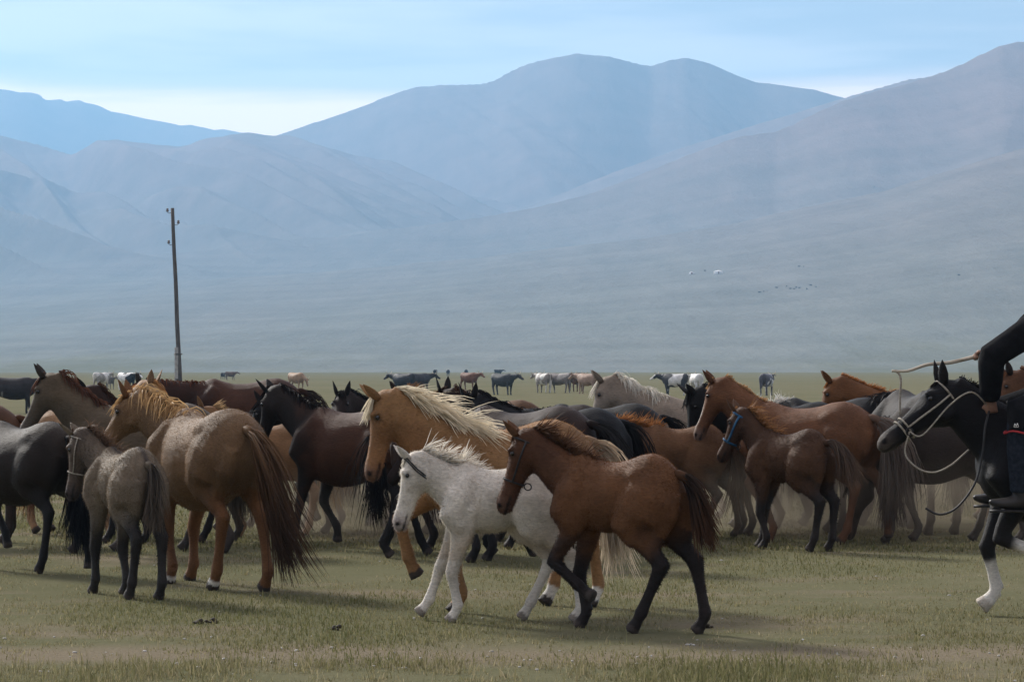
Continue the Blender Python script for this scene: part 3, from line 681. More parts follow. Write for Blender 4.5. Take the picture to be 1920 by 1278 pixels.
# black-brown horse at the left edge
HI['leftblack'] = make_horse('horse', 'black brown horse with a heavy black tail beside the grey foal', 50, 21.8, 135, h=1.16, coat=(.032, .021, .015), points=BLK, mane=BLK, tail=(.010, .010, .012), muzzle=BLK,
    neck=(5, 10), head=(-50, 0), legs=STEP2, tail_len=1.02, ntail=800, tail_bulk=1.5, tail_sway=(-.02, -.1), group=ADULTS, seed=7, back_tone=(.06, .043, .032), fur=16000, fur_len=.012)
HI['dun'] = make_horse('horse', 'grey dun horse with reddish dark mane behind the black brown horse', 275, 24.0, 181, h=1.27, coat=(.145, .105, .066), points=(.05, .04, .035), mane=(.10, .045, .028), tail=(.05, .04, .03), face=(.125, .098, .07), muzzle=(.12, .10, .09), neck=(50, 0), head=(-62, 0), legs=WALK, group=ADULTS, seed=8, mane_len=.20)
HI['browncrest'] = make_horse('horse', 'dark brown horse with an arched neck between the dun and the tan mare', 318, 25.3, 196, h=1.16, coat=(.055, .028, .018), points=BLK, mane=(.06, .03, .02), dark_front=(.05, .026, .018), neck=(54, 0), head=(-66, 0), legs=WALK2, group=ADULTS, seed=9, mane_len=.16)
make_horse('horse', 'flaxen headed chestnut horse turned right behind the tan mare', 155, 26.6, -28, h=1.22, coat=(.33, .20, .11), mane=(.48, .25, .10), face=(.5, .42, .32), neck=(48, -10), head=(-48, 10), group=ADULTS, seed=10, mane_style='blown', mane_len=.14)
HI['farbay'] = make_horse('horse', 'large reddish bay horse with low level neck in front of the power pole', 462, 36.0, 181, h=1.44, coat=(.095, .038, .020), points=DK, mane=(.10, .035, .018), tail=DK, neck=(14, 0), neck_len=1.25, head=(-42, 0), dark_front=(.052, .021, .013), legs=WALK, group=ADULTS, seed=11, mane_len=.13, nmane=300)
make_horse('foal', 'ginger foal with only its ears showing over the tan mare back', 508, 26.1, 186, h=1.08, foal=True, coat=(.28, .15, .07), mane=(.40, .27, .14), neck=(46, 0), head=(-50, 0), group=FOALS, seed=12, mane_style='roach')
HI['darkbay'] = make_horse('horse', 'dark bay horse with reddish flank walking behind the palomino mare', 668, 24.6, 150, h=1.24, coat=(.10, .042, .022), points=BLK, dark_front=(.026, .017, .013), mane=(.015, .012, .012), tail=(.018, .014, .013), tail_tip=(.05, .035, .03), neck=(40, 0), head=(-70, 0), legs=[(.20, 0, 0), (-.10, .05, 30), (.10, 0, 0), (-.22, 0, 0)], group=ADULTS, seed=13, mane_len=.18, socks=(0,), sock_h=1.3, muzzle=(.03, .02, .018), fur=16000, fur_len=.012)
make_horse('horse', 'jet black horse half hidden behind the dark bay horse', 678, 26.6, 186, h=1.20, coat=(.014, .013, .014), points=BLK, mane=BLK, neck=(30, 0), head=(-60, 0), legs=STEP, group=ADULTS, seed=14)
make_horse('horse', 'dark brown horse with both ears pricked behind the dark bay withers', 770, 28.1, 222, h=1.23, coat=(.036, .022, .017), points=BLK, mane=BLK, neck=(32, 8), head=(-40, 30), legs=STAND, group=ADULTS, seed=15, mane_len=.14)
make_horse('horse', 'russet horse whose poll shows past the palomino mane', 916, 29.4, 178, h=1.24, coat=(.17, .085, .04), points=DK, mane=(.19, .10, .05), neck=(33, 0), head=(-60, 0), group=ADULTS, seed=16, mane_style='roach', legs=WALK2)
make_horse('horse', 'dark brown horse with rounded ears beside the black horse', 1023, 25.6, 176, h=1.24, coat=(.045, .026, .019), points=BLK, mane=(.06, .03, .02), neck=(36, 0), head=(-40, -35), group=ADULTS, seed=17, mane_len=.14)
make_horse('horse', 'black horse with two pricked ears looking over the palomino mare', 1055, 24.8, 205, h=1.22, coat=(.018, .017, .019), points=BLK, mane=BLK, neck=(34, 4), head=(-46, 35), group=ADULTS, seed=18, mane_len=.14, legs=WALK)
make_horse('horse', 'pale grey horse seen from behind between two dark horses', 945, 27.4, 96, h=1.22, coat=(.24, .22, .21), points=(.06, .06, .06), mane=(.2, .19, .18), tail=(.30, .28, .27), neck=(10, 0), head=(-60, 0), group=ADULTS, seed=19)
HI['darkrump'] = make_horse('horse', 'dark brown horse with round rump and black tail behind the chestnut foal', 985, 22.6, 148, h=1.27, coat=(.038, .022, .018), points=BLK, mane=BLK, tail=BLK, neck=(8, 0), head=(-55, 0), group=ADULTS, seed=20, back_tone=(.06, .034, .026), legs=STAND)
HI['cream'] = make_horse('horse', 'cream dun horse with white mane behind the small russet foal', 1318, 27.5, 179, h=1.32, coat=(.27, .215, .165), mane=(.66, .62, .54), tail=(.55, .5, .42), face=(.30, .25, .20), muzzle=(.2, .16, .14), neck=(38, 0), head=(-70, 4), group=ADULTS, seed=21, mane_len=.22, nmane=520, legs=WALK)
HI['russet'] = make_horse('foal', 'small russet foal with orange crest and lowered head', 1280, 26.0, 172, h=1.06, foal=True, coat=(.21, .105, .050), points=(.11, .085, .065), dark_front=(.12, .055, .028), mane=(.30, .13, .045), tail=(.1, .06, .04), neck=(28, 0), head=(-66, 0), group=FOALS, seed=22, mane_style='roach', mane_len=.36, legs=WALK2, fur=20000, face=(.07, .045, .035))
make_horse('horse', 'black horse with long vertical face between the cream and red chestnut horses', 1474, 26.6, 196, h=1.25, coat=(.018, .016, .016), points=BLK, mane=BLK, neck=(36, 0), head=(-80, 10), group=ADULTS, seed=23, legs=STAND)
HI['redchestnut'] = make_horse('horse', 'red chestnut horse with blond crest and long grey tail', 1516, 25.3, 152, h=1.27, coat=(.19, .082, .037), points=(.12, .055, .03), mane=(.40, .24, .12), tail=(.25, .21, .18), tail_tip=(.10, .08, .07), blaze=(.5, .45, .4), neck=(44, 6), head=(-66, 8), muzzle=(.2, .13, .1), group=ADULTS, seed=24, mane_len=.10, mane_style='roach', nmane=700, legs=STEP2, tail_len=1.02, ntail=760, tail_bulk=.8, fur=20000, fur_len=.012)
HI['bayfoal'] = make_horse('foal', 'dark bay foal with blue halter and tufted orange mane', 1482, 24.3, 135, h=1.05, foal=True, coat=(.15, .075, .040), points=(.030, .024, .022), dark_front=(.11, .055, .032), mane=(.26, .125, .05), tail=(.06, .04, .032), tail_tip=(.13, .085, .06), neck=(54, 8), head=(-62, 10), group=FOALS, seed=25, mane_style='roach', mane_len=.45, legs=[(-.06, 0, 0), (.16, 0, 0), (.02, 0, 0), (-.06, 0, 0)], fur=34000, fur_len=.024, tail_len=.58, tail_sway=(-.35, -.3), tail_bulk=1.5, ntail=520, tail_lift=.35, back_tone=(.11, .055, .030), voxel=.015)
make_horse('horse', 'bright orange chestnut horse whose arched crest rises over a black back', 1745, 29.0, 179, h=1.34, coat=(.19, .08, .03), mane=(.33, .135, .045), neck=(34, 0), head=(-66, 0), group=ADULTS, seed=26, mane_style='roach', nmane=600, mane_len=.16)
HI['blackwhite'] = make_horse('horse', 'black horse with pale frosted mane behind the red chestnut horse', 1560, 27.9, 178, h=1.28, coat=(.030, .028, .030), points=BLK, mane=(.52, .50, .47), tail=(.03, .028, .028), neck=(10, 0), head=(-75, 0), group=ADULTS, seed=27, mane_style='roach', mane_len=.3, legs=WALK)
make_horse('horse', 'dark brown horse facing away behind the bridled black horse', 1722, 27.0, 106, h=1.37, coat=(.042, .032, .028), points=(.05, .045, .04), mane=BLK, tail=(.045, .04, .036), tail_tip=(.10, .09, .08), neck=(5, 0), head=(-65, 0), group=ADULTS, seed=28, tail_len=.9, ntail=420)
make_horse('horse', 'dusty grey dun horse standing behind the bridled black horse', 1900, 28.5, 186, h=1.22, coat=(.20, .175, .145), points=(.15, .13, .11), mane=(.14, .12, .1), neck=(-8, 0), head=(-70, 0), group=ADULTS, seed=29, legs=WALK2)
make_horse('horse', 'brown horse with raised head beyond the rider', 2076, 27.2, 184, h=1.34, coat=(.16, .075, .038), points=DK, mane=(.14, .065, .035), neck=(42, 0), head=(-55, 15), group=ADULTS, seed=30)
make_horse('horse', 'reddish brown horse at the far left end of the herd', -92, 25.2, 184, h=1.26, coat=(.15, .068, .032), points=DK, mane=(.10, .045, .028), neck=(30, 0), head=(-55, 0), group=ADULTS, seed=31)
make_horse('horse', 'dark brown horse grazing with its head down behind the red chestnut tail', 1772, 25.4, 186, h=1.22, coat=(.05, .034, .027), points=(.05, .042, .036), mane=BLK, muzzle=(.10, .07, .055), neck=(-42, 0), head=(-78, 0), group=ADULTS, seed=41, legs=WALK)
make_horse('horse', 'dark brown horse facing right, its tail showing past the palomino head', 868, 23.5, 10, h=1.20, coat=(.06, .034, .024), points=BLK, mane=BLK, neck=(-5, 0), head=(-66, 0), group=ADULTS, seed=42, legs=WALK2)
make_horse('horse', 'grey brown horse whose legs show behind the bay foal', 1395, 29.3, 182, h=1.18, coat=(.15, .12, .095), points=(.12, .10, .085), mane=(.1, .08, .06), neck=(0, 0), head=(-70, 0), group=ADULTS, seed=43, legs=WALK)
make_horse('horse', 'black horse deep in the herd beyond the palomino neck', 1125, 26.5, 182, h=1.24, coat=(.03, .027, .026), points=BLK, mane=BLK, neck=(6, 0), head=(-66, 0), group=ADULTS, seed=44, legs=WALK2)
make_horse('horse', 'brown horse standing behind the tan mare with legs showing under her', 515, 27.5, 183, h=1.16, coat=(.10, .055, .033), points=DK, mane=DK, neck=(10, 0), head=(-66, 0), group=ADULTS, seed=45, legs=WALK)
# the rider's horse
RH = make_horse('horse', 'bridled black horse with white foreleg sock carrying the rider', 2026, 17.75, 181, h=1.33, coat=(.017, .015, .017), points=BLK, mane=(.016, .014, .015), muzzle=(.07, .055, .045), socks=(0, 1, 3), sock_h=.25, hoof=(.45, .40, .34),
    neck=(44, 2), head=(-38, 4), neck_len=.86, legs=[(-.12, .27, 80), (.10, .03, -12), (-.2, 0, 0), (.15, 0, 0)], mane_len=.09, nmane=380, mane_style='roach', group=ADULTS, seed=32, voxel=.015, tail_len=1.0, fur=6000, fur_len=.01)
# ------------------------------------------------------------------ cattle on the plain
def make_cow(label, px, d, heading, h=1.25, coat=(.1, .05, .03), patch=None, patch_t=.5, grazing=False, horns=True, seed=1, voxel=.035, group='cattle grazing on the plain', name='cow', z0=0.0, cat='cow', legsw=.1):
    random.seed(seed); S = h / 1.25; g = Geo(); Y = vec(0, 1, 0); Z = vec(0, 0, 1)
    root = empty(name, P(px, d, z0), R(heading)); tag(root, label, cat, group)
    T = [(-.80, 1.16, .95, .10), (-.74, 1.24, .80, .22), (-.6, 1.26, .66, .28), (-.35, 1.235, .54, .34), (-.1, 1.22, .47, .39), (.15, 1.22, .46, .39), (.35, 1.25, .48, .33), (.55, 1.25, .56, .25), (.72, 1.18, .66, .19), (.80, 1.08, .76, .10)]
    g.loft([(vec(x, 0, (a + b) / 2), Y, Z, w, (a - b) / 2, (a - b) / 2) for x, a, b, w in T], 16)
    nd = -28 if grazing else 12; n0 = vec(.62, 0, 1.02); dn = vec(math.cos(R(nd)), 0, math.sin(R(nd))); n1 = n0 + dn * .55
    up = vec(-dn.z, 0, dn.x)
    g.loft([(n0, Y, up, .17, .20, .25), (n0.lerp(n1, .5), Y, up, .12, .15, .20), (n1, Y, up, .10, .11, .14)], 12)
    hd = vec(math.cos(R(nd - 42)), 0, math.sin(R(nd - 42))); hu = vec(-hd.z, 0, hd.x)
    g.loft([(n1 + hd * (t * .5) + hu * .02, Y, hu, w, a, b) for t, w, a, b in ((-.12, .07, .06, .06), (.05, .105, .09, .12), (.35, .10, .085, .12), (.65, .075, .06, .09), (.9, .08, .055, .075), (1.02, .05, .03, .05))], 12)
    for s in (-1, 1):
        e = n1 + hd * .03 + hu * .05 + Y * (.09 * s)
        g.tube([e, e + Y * (.10 * s) - Z * .02, e + Y * (.19 * s) - Z * .05], [(.03, .05), (.03, .06), (.015, .025)], 8, side=Z)
    for i, (x, s) in enumerate(((.50, 1), (.50, -1), (-.62, 1), (-.62, -1))):
        dx = random.uniform(-legsw, legsw); y = .17 * s
        if i < 2: pts = [vec(x, y, .85), vec(x, y, .62), vec(x + dx * .6, y, .36), vec(x + dx, y, .1), vec(x + dx + .03, y, 0)]; rr = [(.10, .14), (.075, .10), (.055, .06), (.042, .045), (.06, .065)]
        else: pts = [vec(x + .05, y, 1.0), vec(x + .08, y, .72), vec(x - .05 + dx * .6, y, .46), vec(x + dx, y, .1), vec(x + dx + .03, y, 0)]; rr = [(.13, .2), (.10, .16), (.055, .075), (.042, .048), (.06, .065)]
        g.tube(pts, rr, 10)
    v, f = g.remesh(voxel / S, 2); C = np.tile(np.array(coat, dtype=float), (len(v), 1))
    if patch is not None:
        q = fbm(v[:, 0] * 2.2 + seed * 5.7, v[:, 2] * 2.0 + v[:, 1] * 1.6 + seed, 2); m = smooth(patch_t, patch_t + .05, q)[:, None]; C = C * (1 - m) + np.array(patch) * m
    mesh_obj('body', v * S, f, COAT, root, col=C)
    tg = Geo(); tg.tube([q * S for q in (vec(-.76, 0, 1.20), vec(-.86, 0, 1.12), vec(-.87, .02, .8), vec(-.86, .03, .5), vec(-.86, .03, .38))], [a * S for a in (.03, .025, .018, .035, .008)], 6)
    o = tg.build('tail', COAT, root); a = o.data.color_attributes.new('Col', 'FLOAT_COLOR', 'POINT'); a.data.foreach_set('color', np.tile(np.array([*coat, 1], dtype=np.float32) * .8, len(tg.v)))
    if horns:
        for s in (-1, 1):
            hg = Geo(); e = n1 + hd * -.02 + hu * .08 + Y * (.07 * s)
            hg.tube([q * S for q in (e, e + Y * (.10 * s) + Z * .02, e + Y * (.16 * s) + Z * .10, e + Y * (.14 * s) + Z * .19)], [a * S for a in (.026, .022, .015, .004)], 8)
            hg.build('horn', HORN, root)
    return root
HORN = noise_mat('horn', (.32, .28, .2), (.5, .45, .36), 12, .5)
WH, BK = (.70, .69, .67), (.022, .023, .027)
def D(py): return EYE * FPX / (py - HOR)
make_cow('black and white cow walking right on the plain left of the pole', 238, D(731), -40, coat=WH, patch=BK, patch_t=.47, seed=3, voxel=.026)
make_cow('white cow partly hidden behind a grey cow left of the pole', 190, D(730), 60, coat=(.62, .6, .57), patch=(.3, .28, .25), seed=5)
make_cow('grey brown calf beside the white cow', 204, D(729), -50, h=1.0, coat=(.13, .12, .11), seed=6, horns=False)
make_cow('dark cow with white flank stripe beyond the grey dun head', 24, D(775), 5, coat=(.03, .025, .025), patch=WH, patch_t=.56, seed=8)
make_cow('pale tan cow grazing to the right beyond the bay rump', 556, D(731), -48, coat=(.30, .20, .13), grazing=True, seed=9)
make_cow('slate black cow beyond the palomino mane', 757, D(739), 140, coat=(.040, .042, .050), seed=10)
make_cow('dark grey cow standing end to end with the slate black cow', 785, D(737), 35, coat=(.05, .05, .056), seed=11)
make_cow('reddish brown cow beyond the black pricked ears', 880, D(730), -45, coat=(.15, .075, .05), seed=12)
make_cow('lone dark grey cow standing clear on the plain', 943, D(740), -42, coat=(.052, .056, .062), seed=13, voxel=.028)
make_cow('white cow at the left end of the loose cattle group', 1019, D(736), 120, coat=(.6, .58, .54), patch=(.25, .22, .2), seed=14)
make_cow('light grey cow in the middle of the loose cattle group', 1048, D(736), 150, coat=(.20, .18, .17), patch=(.4, .37, .34), patch_t=.58, seed=15)
make_cow('brown cow half hidden in the loose cattle group', 1080, D(734), 60, coat=(.12, .07, .05), seed=16)
make_cow('fawn cow at the right end of the loose cattle group', 1102, D(738), 135, coat=(.30, .21, .16), seed=17)
make_cow('black speckled white cow beyond the cream back', 1266, D(741), 150, coat=(.58, .57, .56), patch=(.05, .05, .055), patch_t=.42, seed=18, voxel=.028)
make_cow('mostly white cow beyond the vertical black face', 1306, D(741), 100, coat=(.66, .65, .63), patch=(.2, .2, .2), patch_t=.6, seed=19)
make_cow('grey cow with pale belly beyond the red chestnut neck', 1437, D(741), 70, coat=(.10, .10, .12), patch=(.6, .6, .6), patch_t=.62, seed=20)
make_cow('brown calf seen over the bay withers', 432, D(712), 30, h=1.1, coat=(.12, .08, .06), seed=21, horns=False)
make_cow('small dark calf beside the brown calf over the bay withers', 418, D(711), 80, h=.95, coat=(.05, .045, .045), seed=22, horns=False)
FARC = 'far dark cattle near the foot of the slope'
for k, (px, py, hd_) in enumerate(((816, 705, 80), (840, 705, 95), (874, 704, 85), (934, 704, 20))):
    make_cow(['far dark cow standing at the left end of its row', 'far dark cow second along its row on the plain edge', 'far dark cow, slim and end on, beyond the reddish brown cow', 'far grey cow broadside beyond the lone dark cow'][k], px, D(py), hd_, h=1.3, coat=(.045, .045, .05), seed=30 + k, group=FARC, voxel=.05)
# ------------------------------------------------------------------ on the far slope
def slope_z(px, d): return float(terrain(np.array([float(px)]), np.array([float(d)]))[0])
def on_slope(px, py):
    ds = np.linspace(1300, 4400, 900); z = terrain(np.full(900, float(px)), ds); row = HOR - (z - EYE) / ds * FPX
    i = int(np.argmax(row < py)); return float(ds[i]), float(z[i])
FELT = noise_mat('white_felt', (.70, .69, .66), (.82, .81, .79), 3, .9, bump=.1)
WOODD = noise_mat('painted_door', (.22, .07, .03), (.3, .12, .05), 10)
def make_ger(label, px, py, r=3.2, k=1.0):
    d, z = on_slope(px, py); root = empty('ger', P(px, d, z - .3)); tag(root, label, 'ger', 'felt tents on the far slope')
    g = Geo(); n = 28
    g.loft([(vec(0, 0, zz), vec(1, 0, 0), vec(0, 1, 0), rr * r, rr * r, rr * r) for zz, rr in ((0, 1), (.5, 1.0), (1.75 * k, 1.0), (1.85 * k, .99))], n); g.build('wall', FELT, root)
    g = Geo(); g.loft([(vec(0, 0, zz * k), vec(1, 0, 0), vec(0, 1, 0), rr * r, rr * r, rr * r) for zz, rr in ((1.80, 1.03), (1.95, .98), (2.4, .62), (2.75, .28), (2.85, .22))], n); g.build('roof', FELT, root)
    g = Geo(); g.loft([(vec(0, 0, zz * k), vec(1, 0, 0), vec(0, 1, 0), rr, rr, rr) for zz, rr in ((2.80, .75), (2.92, .72), (3.0, .6))], 16); g.build('crown_ring', WOODD, root)
    g = Geo(); g.box(vec(0, -r - .03, .85), .45, .06, .8); g.build('door', WOODD, root)
make_ger('larger white felt ger on the far slope', 1347, 513, 3.4)
make_ger('small white ger to the left of the larger one on the far slope', 1297, 514, 2.0, .75)
FH = 'specks of livestock on the far slope'
SP = [(1424, 549), (1432, 548), (1456, 541), (1475, 538), (1482, 543), (1489, 543), (1493, 540), (1499, 541), (1513, 543), (1520, 536), (1530, 539), (1498, 501), (1507, 501), (1798, 517), (758, 517), (1640, 352), (1573, 369), (1322, 509)]
proto = None
for k, (px, py) in enumerate(SP):
    d, z = on_slope(px, py)
    lab = 'tiny dark grazing animal on the far slope near the gers' if px in range(1320, 1535) else ['tiny dark animal alone on the right flank of the slope', 'tiny dark animal alone on the slope right of the pole', 'tiny dark animal high on the pale spur', 'tiny dark animal lower down the pale spur'][(1798, 758, 1640, 1573).index(px)]
    if proto is None:
        proto = make_cow(lab, px, d, 20, h=1.2, coat=(.05, .048, .045), seed=50, group=FH, name='grazing_animal', z0=z - .2, cat='animal', voxel=.07, horns=False)
    else:
        c = proto.copy(); COL.objects.link(c); c.location = P(px, d, z - .2); c.rotation_euler = (0, 0, k * 1.7); c['label'] = lab
        for ch in list(proto.children):
            q = ch.copy(); COL.objects.link(q); q.parent = c
# ------------------------------------------------------------------ power pole
def build_pole():
    d = 157.0; b = P(336, d); t = W(323, 390, d); root = empty('power_pole', b); tag(root, 'leaning wooden power pole bolted to a pale concrete stub', 'power pole')
    wood = noise_mat('weathered_wood', (.05, .045, .045), (.13, .115, .10), 6, .85, stretch=(4, 4, .3)); conc = noise_mat('concrete', (.26, .25, .24), (.40, .39, .37), 5, .9)
    t = t - b; g = Geo(); base = vec(.05, 0, .35)
    g.tube([base.lerp(t, k / 8) + vec(.012 * math.sin(k * 1.7), 0, 0) * (0 if k in (0, 8) else 1) for k in range(9)], [.135 - .04 * k / 8 for k in range(9)], 12); g.build('pole', wood, root)
    g = Geo(); g.box(vec(-.14, -.02, 1.25), .10, .13, 1.45); g.build('concrete_stub', conc, root)
    for zz in (.9, 2.3):
        g = Geo()
        for j in range(3): g.tube([vec(-.06 + .23 * math.cos(a * math.pi / 10), .18 * math.sin(a * math.pi / 10), zz + j * .03) for a in range(21)], .012, 5, side=vec(0, 0, 1))
        g.build('wire_binding', noise_mat('wire', (.06, .055, .05), (.12, .1, .09), 20, .5), root)
    por = noise_mat('porcelain', (.10, .08, .07), (.16, .13, .12), 6, .25)
    for fr, s in ((.975, -1), (.91, 1), (.80, -1)):
        p = base.lerp(t, fr); g = Geo(); g.tube([p, p + vec(.20 * s, 0, -.03), p + vec(.29 * s, 0, .02), p + vec(.29 * s, 0, .10)], .018, 6); hk = g.build('hook', wood, root)
        g = Geo(); c = p + vec(.29 * s, 0, .12); g.loft([(c + vec(0, 0, z), vec(1, 0, 0), vec(0, 1, 0), r, r, r) for z, r in ((-.07, .07), (-.02, .085), (.0, .055), (.04, .07), (.09, .06), (.12, .03))], 10); g.build('insulator', por, hk)
build_pole()
# ------------------------------------------------------------------ rider, tack
CLOTH = noise_mat('dark_wool', (.006, .006, .007), (.013, .013, .015), 14, .95, bump=.5, spec=.08)
DENIM = noise_mat('dark_denim', (.012, .015, .022), (.024, .029, .040), 40, .9, bump=.4, spec=.08)
LEATHER = noise_mat('black_leather', (.012, .011, .011), (.035, .03, .028), 12, .45, bump=.15)
RED = noise_mat('red_trim', (.30, .02, .025), (.42, .03, .035), 30, .7)
WHT = noise_mat('white_thread', (.55, .54, .52), (.68, .67, .65), 30, .8)
SKIN = noise_mat('skin', (.19, .10, .065), (.26, .145, .095), 14, .55, bump=.05)
HAIRD = noise_mat('dark_hair', (.010, .009, .008), (.022, .018, .016), 40, .5)
ROPE = noise_mat('pale_rope', (.20, .175, .14), (.38, .34, .28), 60, .8, stretch=(1, 1, 3))
STRAP = noise_mat('dark_strap', (.016, .015, .016), (.032, .030, .030), 30, .6)
STICK = noise_mat('peeled_stick', (.30, .25, .19), (.52, .46, .37), 18, .6, stretch=(.4, 3, 3))
BLUE = noise_mat('blue_webbing', (.012, .06, .14), (.025, .10, .19), 30, .7)
def skin_obj(g, name, m, parent, voxel=.013, it=4):
    v, f = g.remesh(voxel, it); return mesh_obj(name, v, f, m, parent)
def build_rider():
    d = 17.75; root = empty('person', P(2015, d, 1.20)); tag(root, 'rider in dark clothes leaning forward on the bridled black horse, reins in hand', 'person')
    o = root.location.copy(); T = lambda px, py, dy=0.0: W(px, py, d) - o + vec(0, dy, 0)
    nearY, farY = -.20, .20
    hip = T(2015, 745); chest = T(1994, 610); neckb = T(1996, 558); headc = T(1996, 505)
    shn, shf = T(1968, 590, nearY), T(1962, 588, farY)
    eln, wrn = T(1846, 668, -.26), T(1850, 745, -.13)
    elf, wrf = T(1905, 650, .24), T(1862, 664, .10)
    # skin: head, neck, hands - one body under the clothes
    g = Geo(); fw = vec(-1, 0, 0)
    g.tube([hip, hip.lerp(chest, .5), chest, neckb, headc], [.10, .10, .10, .055, .06], 12)
    g.ball(headc + vec(0, 0, .015), .098, .078, .118, 14, 10); g.ball(headc + vec(-.035, 0, -.055), .065, .055, .065)
    g.ball(headc + vec(-.105, 0, -.012), .022, .016, .026)
    for s in (-1, 1): g.ball(headc + vec(.01, .078 * s, -.01), .026, .012, .034); g.ball(headc + vec(-.085, .035 * s, .02), .018, .02, .012)
    g.tube([headc + vec(-.09, -.025, -.062), headc + vec(-.10, 0, -.06), headc + vec(-.09, .025, -.062)], .010, 8, side=vec(0, 0, 1))
    for sh, el, wr in ((shn, eln, wrn), (shf, elf, wrf)): g.tube([chest, sh, el, wr], [.06, .045, .036, .03], 10)
    def hand(wr, palm_dir, fing_dir, side, n=1):
        """palm with four unequal curled fingers and a thumb"""
        pc = wr + palm_dir * .055
        g.tube([wr, wr + palm_dir * .03, pc, wr + palm_dir * .09], [(.022, .030), (.022, .038), (.020, .042), (.016, .040)], 10, side=side)
        across = palm_dir.cross(side).normalized()
        for i, L in enumerate((.068, .076, .071, .056)):
            b = wr + palm_dir * .082 + across * (-.033 + .022 * i)
            q1 = b + (palm_dir * .75 + fing_dir * .5).normalized() * (L * .42); q2 = q1 + (fing_dir - palm_dir * .15).normalized() * (L * .34); q3 = q2 + (fing_dir * .3 - palm_dir).normalized() * (L * .28)
            g.tube([b - palm_dir * .01, q1, q2, q3], [.0105, .010, .0095, .008], 7)
        tb = wr + palm_dir * .03 - across * .036; t1 = tb + (palm_dir * .7 - across * .5 + fing_dir * .4).normalized() * .034; t2 = t1 + (palm_dir * .5 + fing_dir * .8).normalized() * .03
        g.tube([tb + across * .012, t1, t2], [.013, .011, .009], 7)
    hand(wrn, vec(.1, .05, -1).normalized(), vec(.3, 1, 0).normalized(), vec(-.2, 1, 0).normalized())
    hand(wrf, vec(-.95, -.1, .1).normalized(), vec(0, -.4, -.9).normalized(), vec(0, .3, 1).normalized())
    skin_obj(g, 'body', SKIN, root, .007, 3)
    g = Geo(); g.ball(headc + vec(.02, 0, .035), .105, .088, .105, 14, 10); skin_obj(g, 'hair', HAIRD, root, .012)
    g = Geo(); hc = headc + vec(0, 0, .085)
    g.loft([(hc + vec(0, 0, z), vec(1, 0, 0), vec(0, 1, 0), r * 1.12, r, r) for z, r in ((-.02, .10), (.03, .102), (.065, .08), (.08, .04))], 16); g.loft([(hc + vec(-.09 - .03 * k, 0, -.015 - .006 * k), vec(0, 1, 0), vec(0, 0, 1), w, .006, .006) for k, w in ((0, .085), (1, .08), (2, .06), (2.7, .02))], 12)
    g.build('cap', CLOTH, root)
    # coat: torso, sleeves, skirt over the thighs
    g = Geo(); sp = [hip + vec(.0, 0, -.06), hip + vec(0, 0, .05), hip.lerp(chest, .35), hip.lerp(chest, .7), chest, chest.lerp(neckb, .55), neckb]
    g.tube(sp, [(.19, .15), (.185, .15), (.17, .125), (.185, .13), (.19, .135), (.13, .11), (.068, .068)], 16)
    for sh, el, wr, fat_ in ((shn, eln, wrn, 1.16), (shf, elf, wrf, .95)):
        ax = (el - sh); ax2 = wr - el
        g.tube([sh.lerp(chest, .5), sh, sh + ax * .35, sh + ax * .7, el + ax * .02, el + ax2 * .12, el + ax2 * .5, wr - ax2 * .06, wr + ax2 * .03], [.11 * fat_, .098 * fat_, .085 * fat_, .076 * fat_, .072 * fat_, .072 * fat_, .066 * fat_, .056 * fat_, .05 * fat_], 14)
    knn = T(1893, 772, -.33); knf = T(1893, 772, .33)
    for s, kn in ((-1, knn), (1, knf)):
        h_ = hip + vec(0, .10 * s, -.02); g.tube([h_, h_.lerp(kn, .5) + vec(0, .02 * s, .02), kn + vec(-.005, 0, .0), kn + vec(.015, 0, -.10)], [(.12, .13), (.105, .115), (.085, .095), (.098, .090)], 14)
    coat = skin_obj(g, 'coat', CLOTH, root, .012, 3)
    for s, kn in ((-1, knn), (1, knf)):                         # red trim round the hem
        g = Geo(); c = kn + vec(.014, 0, -.118); N_ = 22
        ring = [c + vec(.103 * math.cos(a * 2 * math.pi / N_), .103 * math.sin(a * 2 * math.pi / N_), .008 * math.sin(a)) for a in range(N_ + 1)]
        g.tube(ring, [(.006, .009)] * (N_ + 1), 6, side=vec(0, 0, 1)); g.build('hem_trim', RED, coat)
    g = Geo(); e = knn + vec(-.035, -.098, -.085)               # small white emblem above the trim
    for a, b in (((-.02, 0), (-.012, .03)), ((-.012, .03), (0, .006)), ((0, .006), (.010, .034)), ((.010, .034), (.02, .004)), ((-.02, .0), (.02, .0))):
        g.tube([e + vec(a[0] * .7, 0, a[1] * .7), e + vec(b[0] * .7, 0, b[1] * .7)], .0022, 5)
    g.build('emblem', WHT, coat)
    # trousers and boots
    for s, kn in ((-1, knn), (1, knf)):
        an = T(1900, 915, .30 * s); g = Geo()
        h_ = hip + vec(0, .09 * s, -.02)
        g.tube([h_, h_.lerp(kn, .5), kn, kn.lerp(an, .15), kn.lerp(an, .5), kn.lerp(an, .85), an + vec(0, 0, -.01)], [(.10, .11), (.095, .10), (.072, .078), (.076, .080), (.080, .086), (.072, .078), (.068, .074)], 14)
        skin_obj(g, 'trouser_leg', DENIM, root, .012, 3)
        g = Geo(); g.tube([an + vec(.0, 0, .05), an + vec(0, 0, -.03), an + vec(.008, 0, -.075)], [(.055, .060), (.052, .06), (.05, .065)], 12)
        hl = an + vec(.02, 0, -.075)
        g.loft([(hl + vec(x, 0, z), vec(0, 1, 0), vec(0, 0, 1), w, a, b) for x, z, w, a, b in ((.045, .0, .035, .04, .045), (.01, .005, .042, .05, .05), (-.05, .005, .045, .05, .045), (-.12, -.005, .05, .038, .035), (-.18, -.002, .043, .028, .03), (-.225, .008, .02, .012, .018))], 12)
        bt = skin_obj(g, 'boot', LEATHER, root, .010, 2)
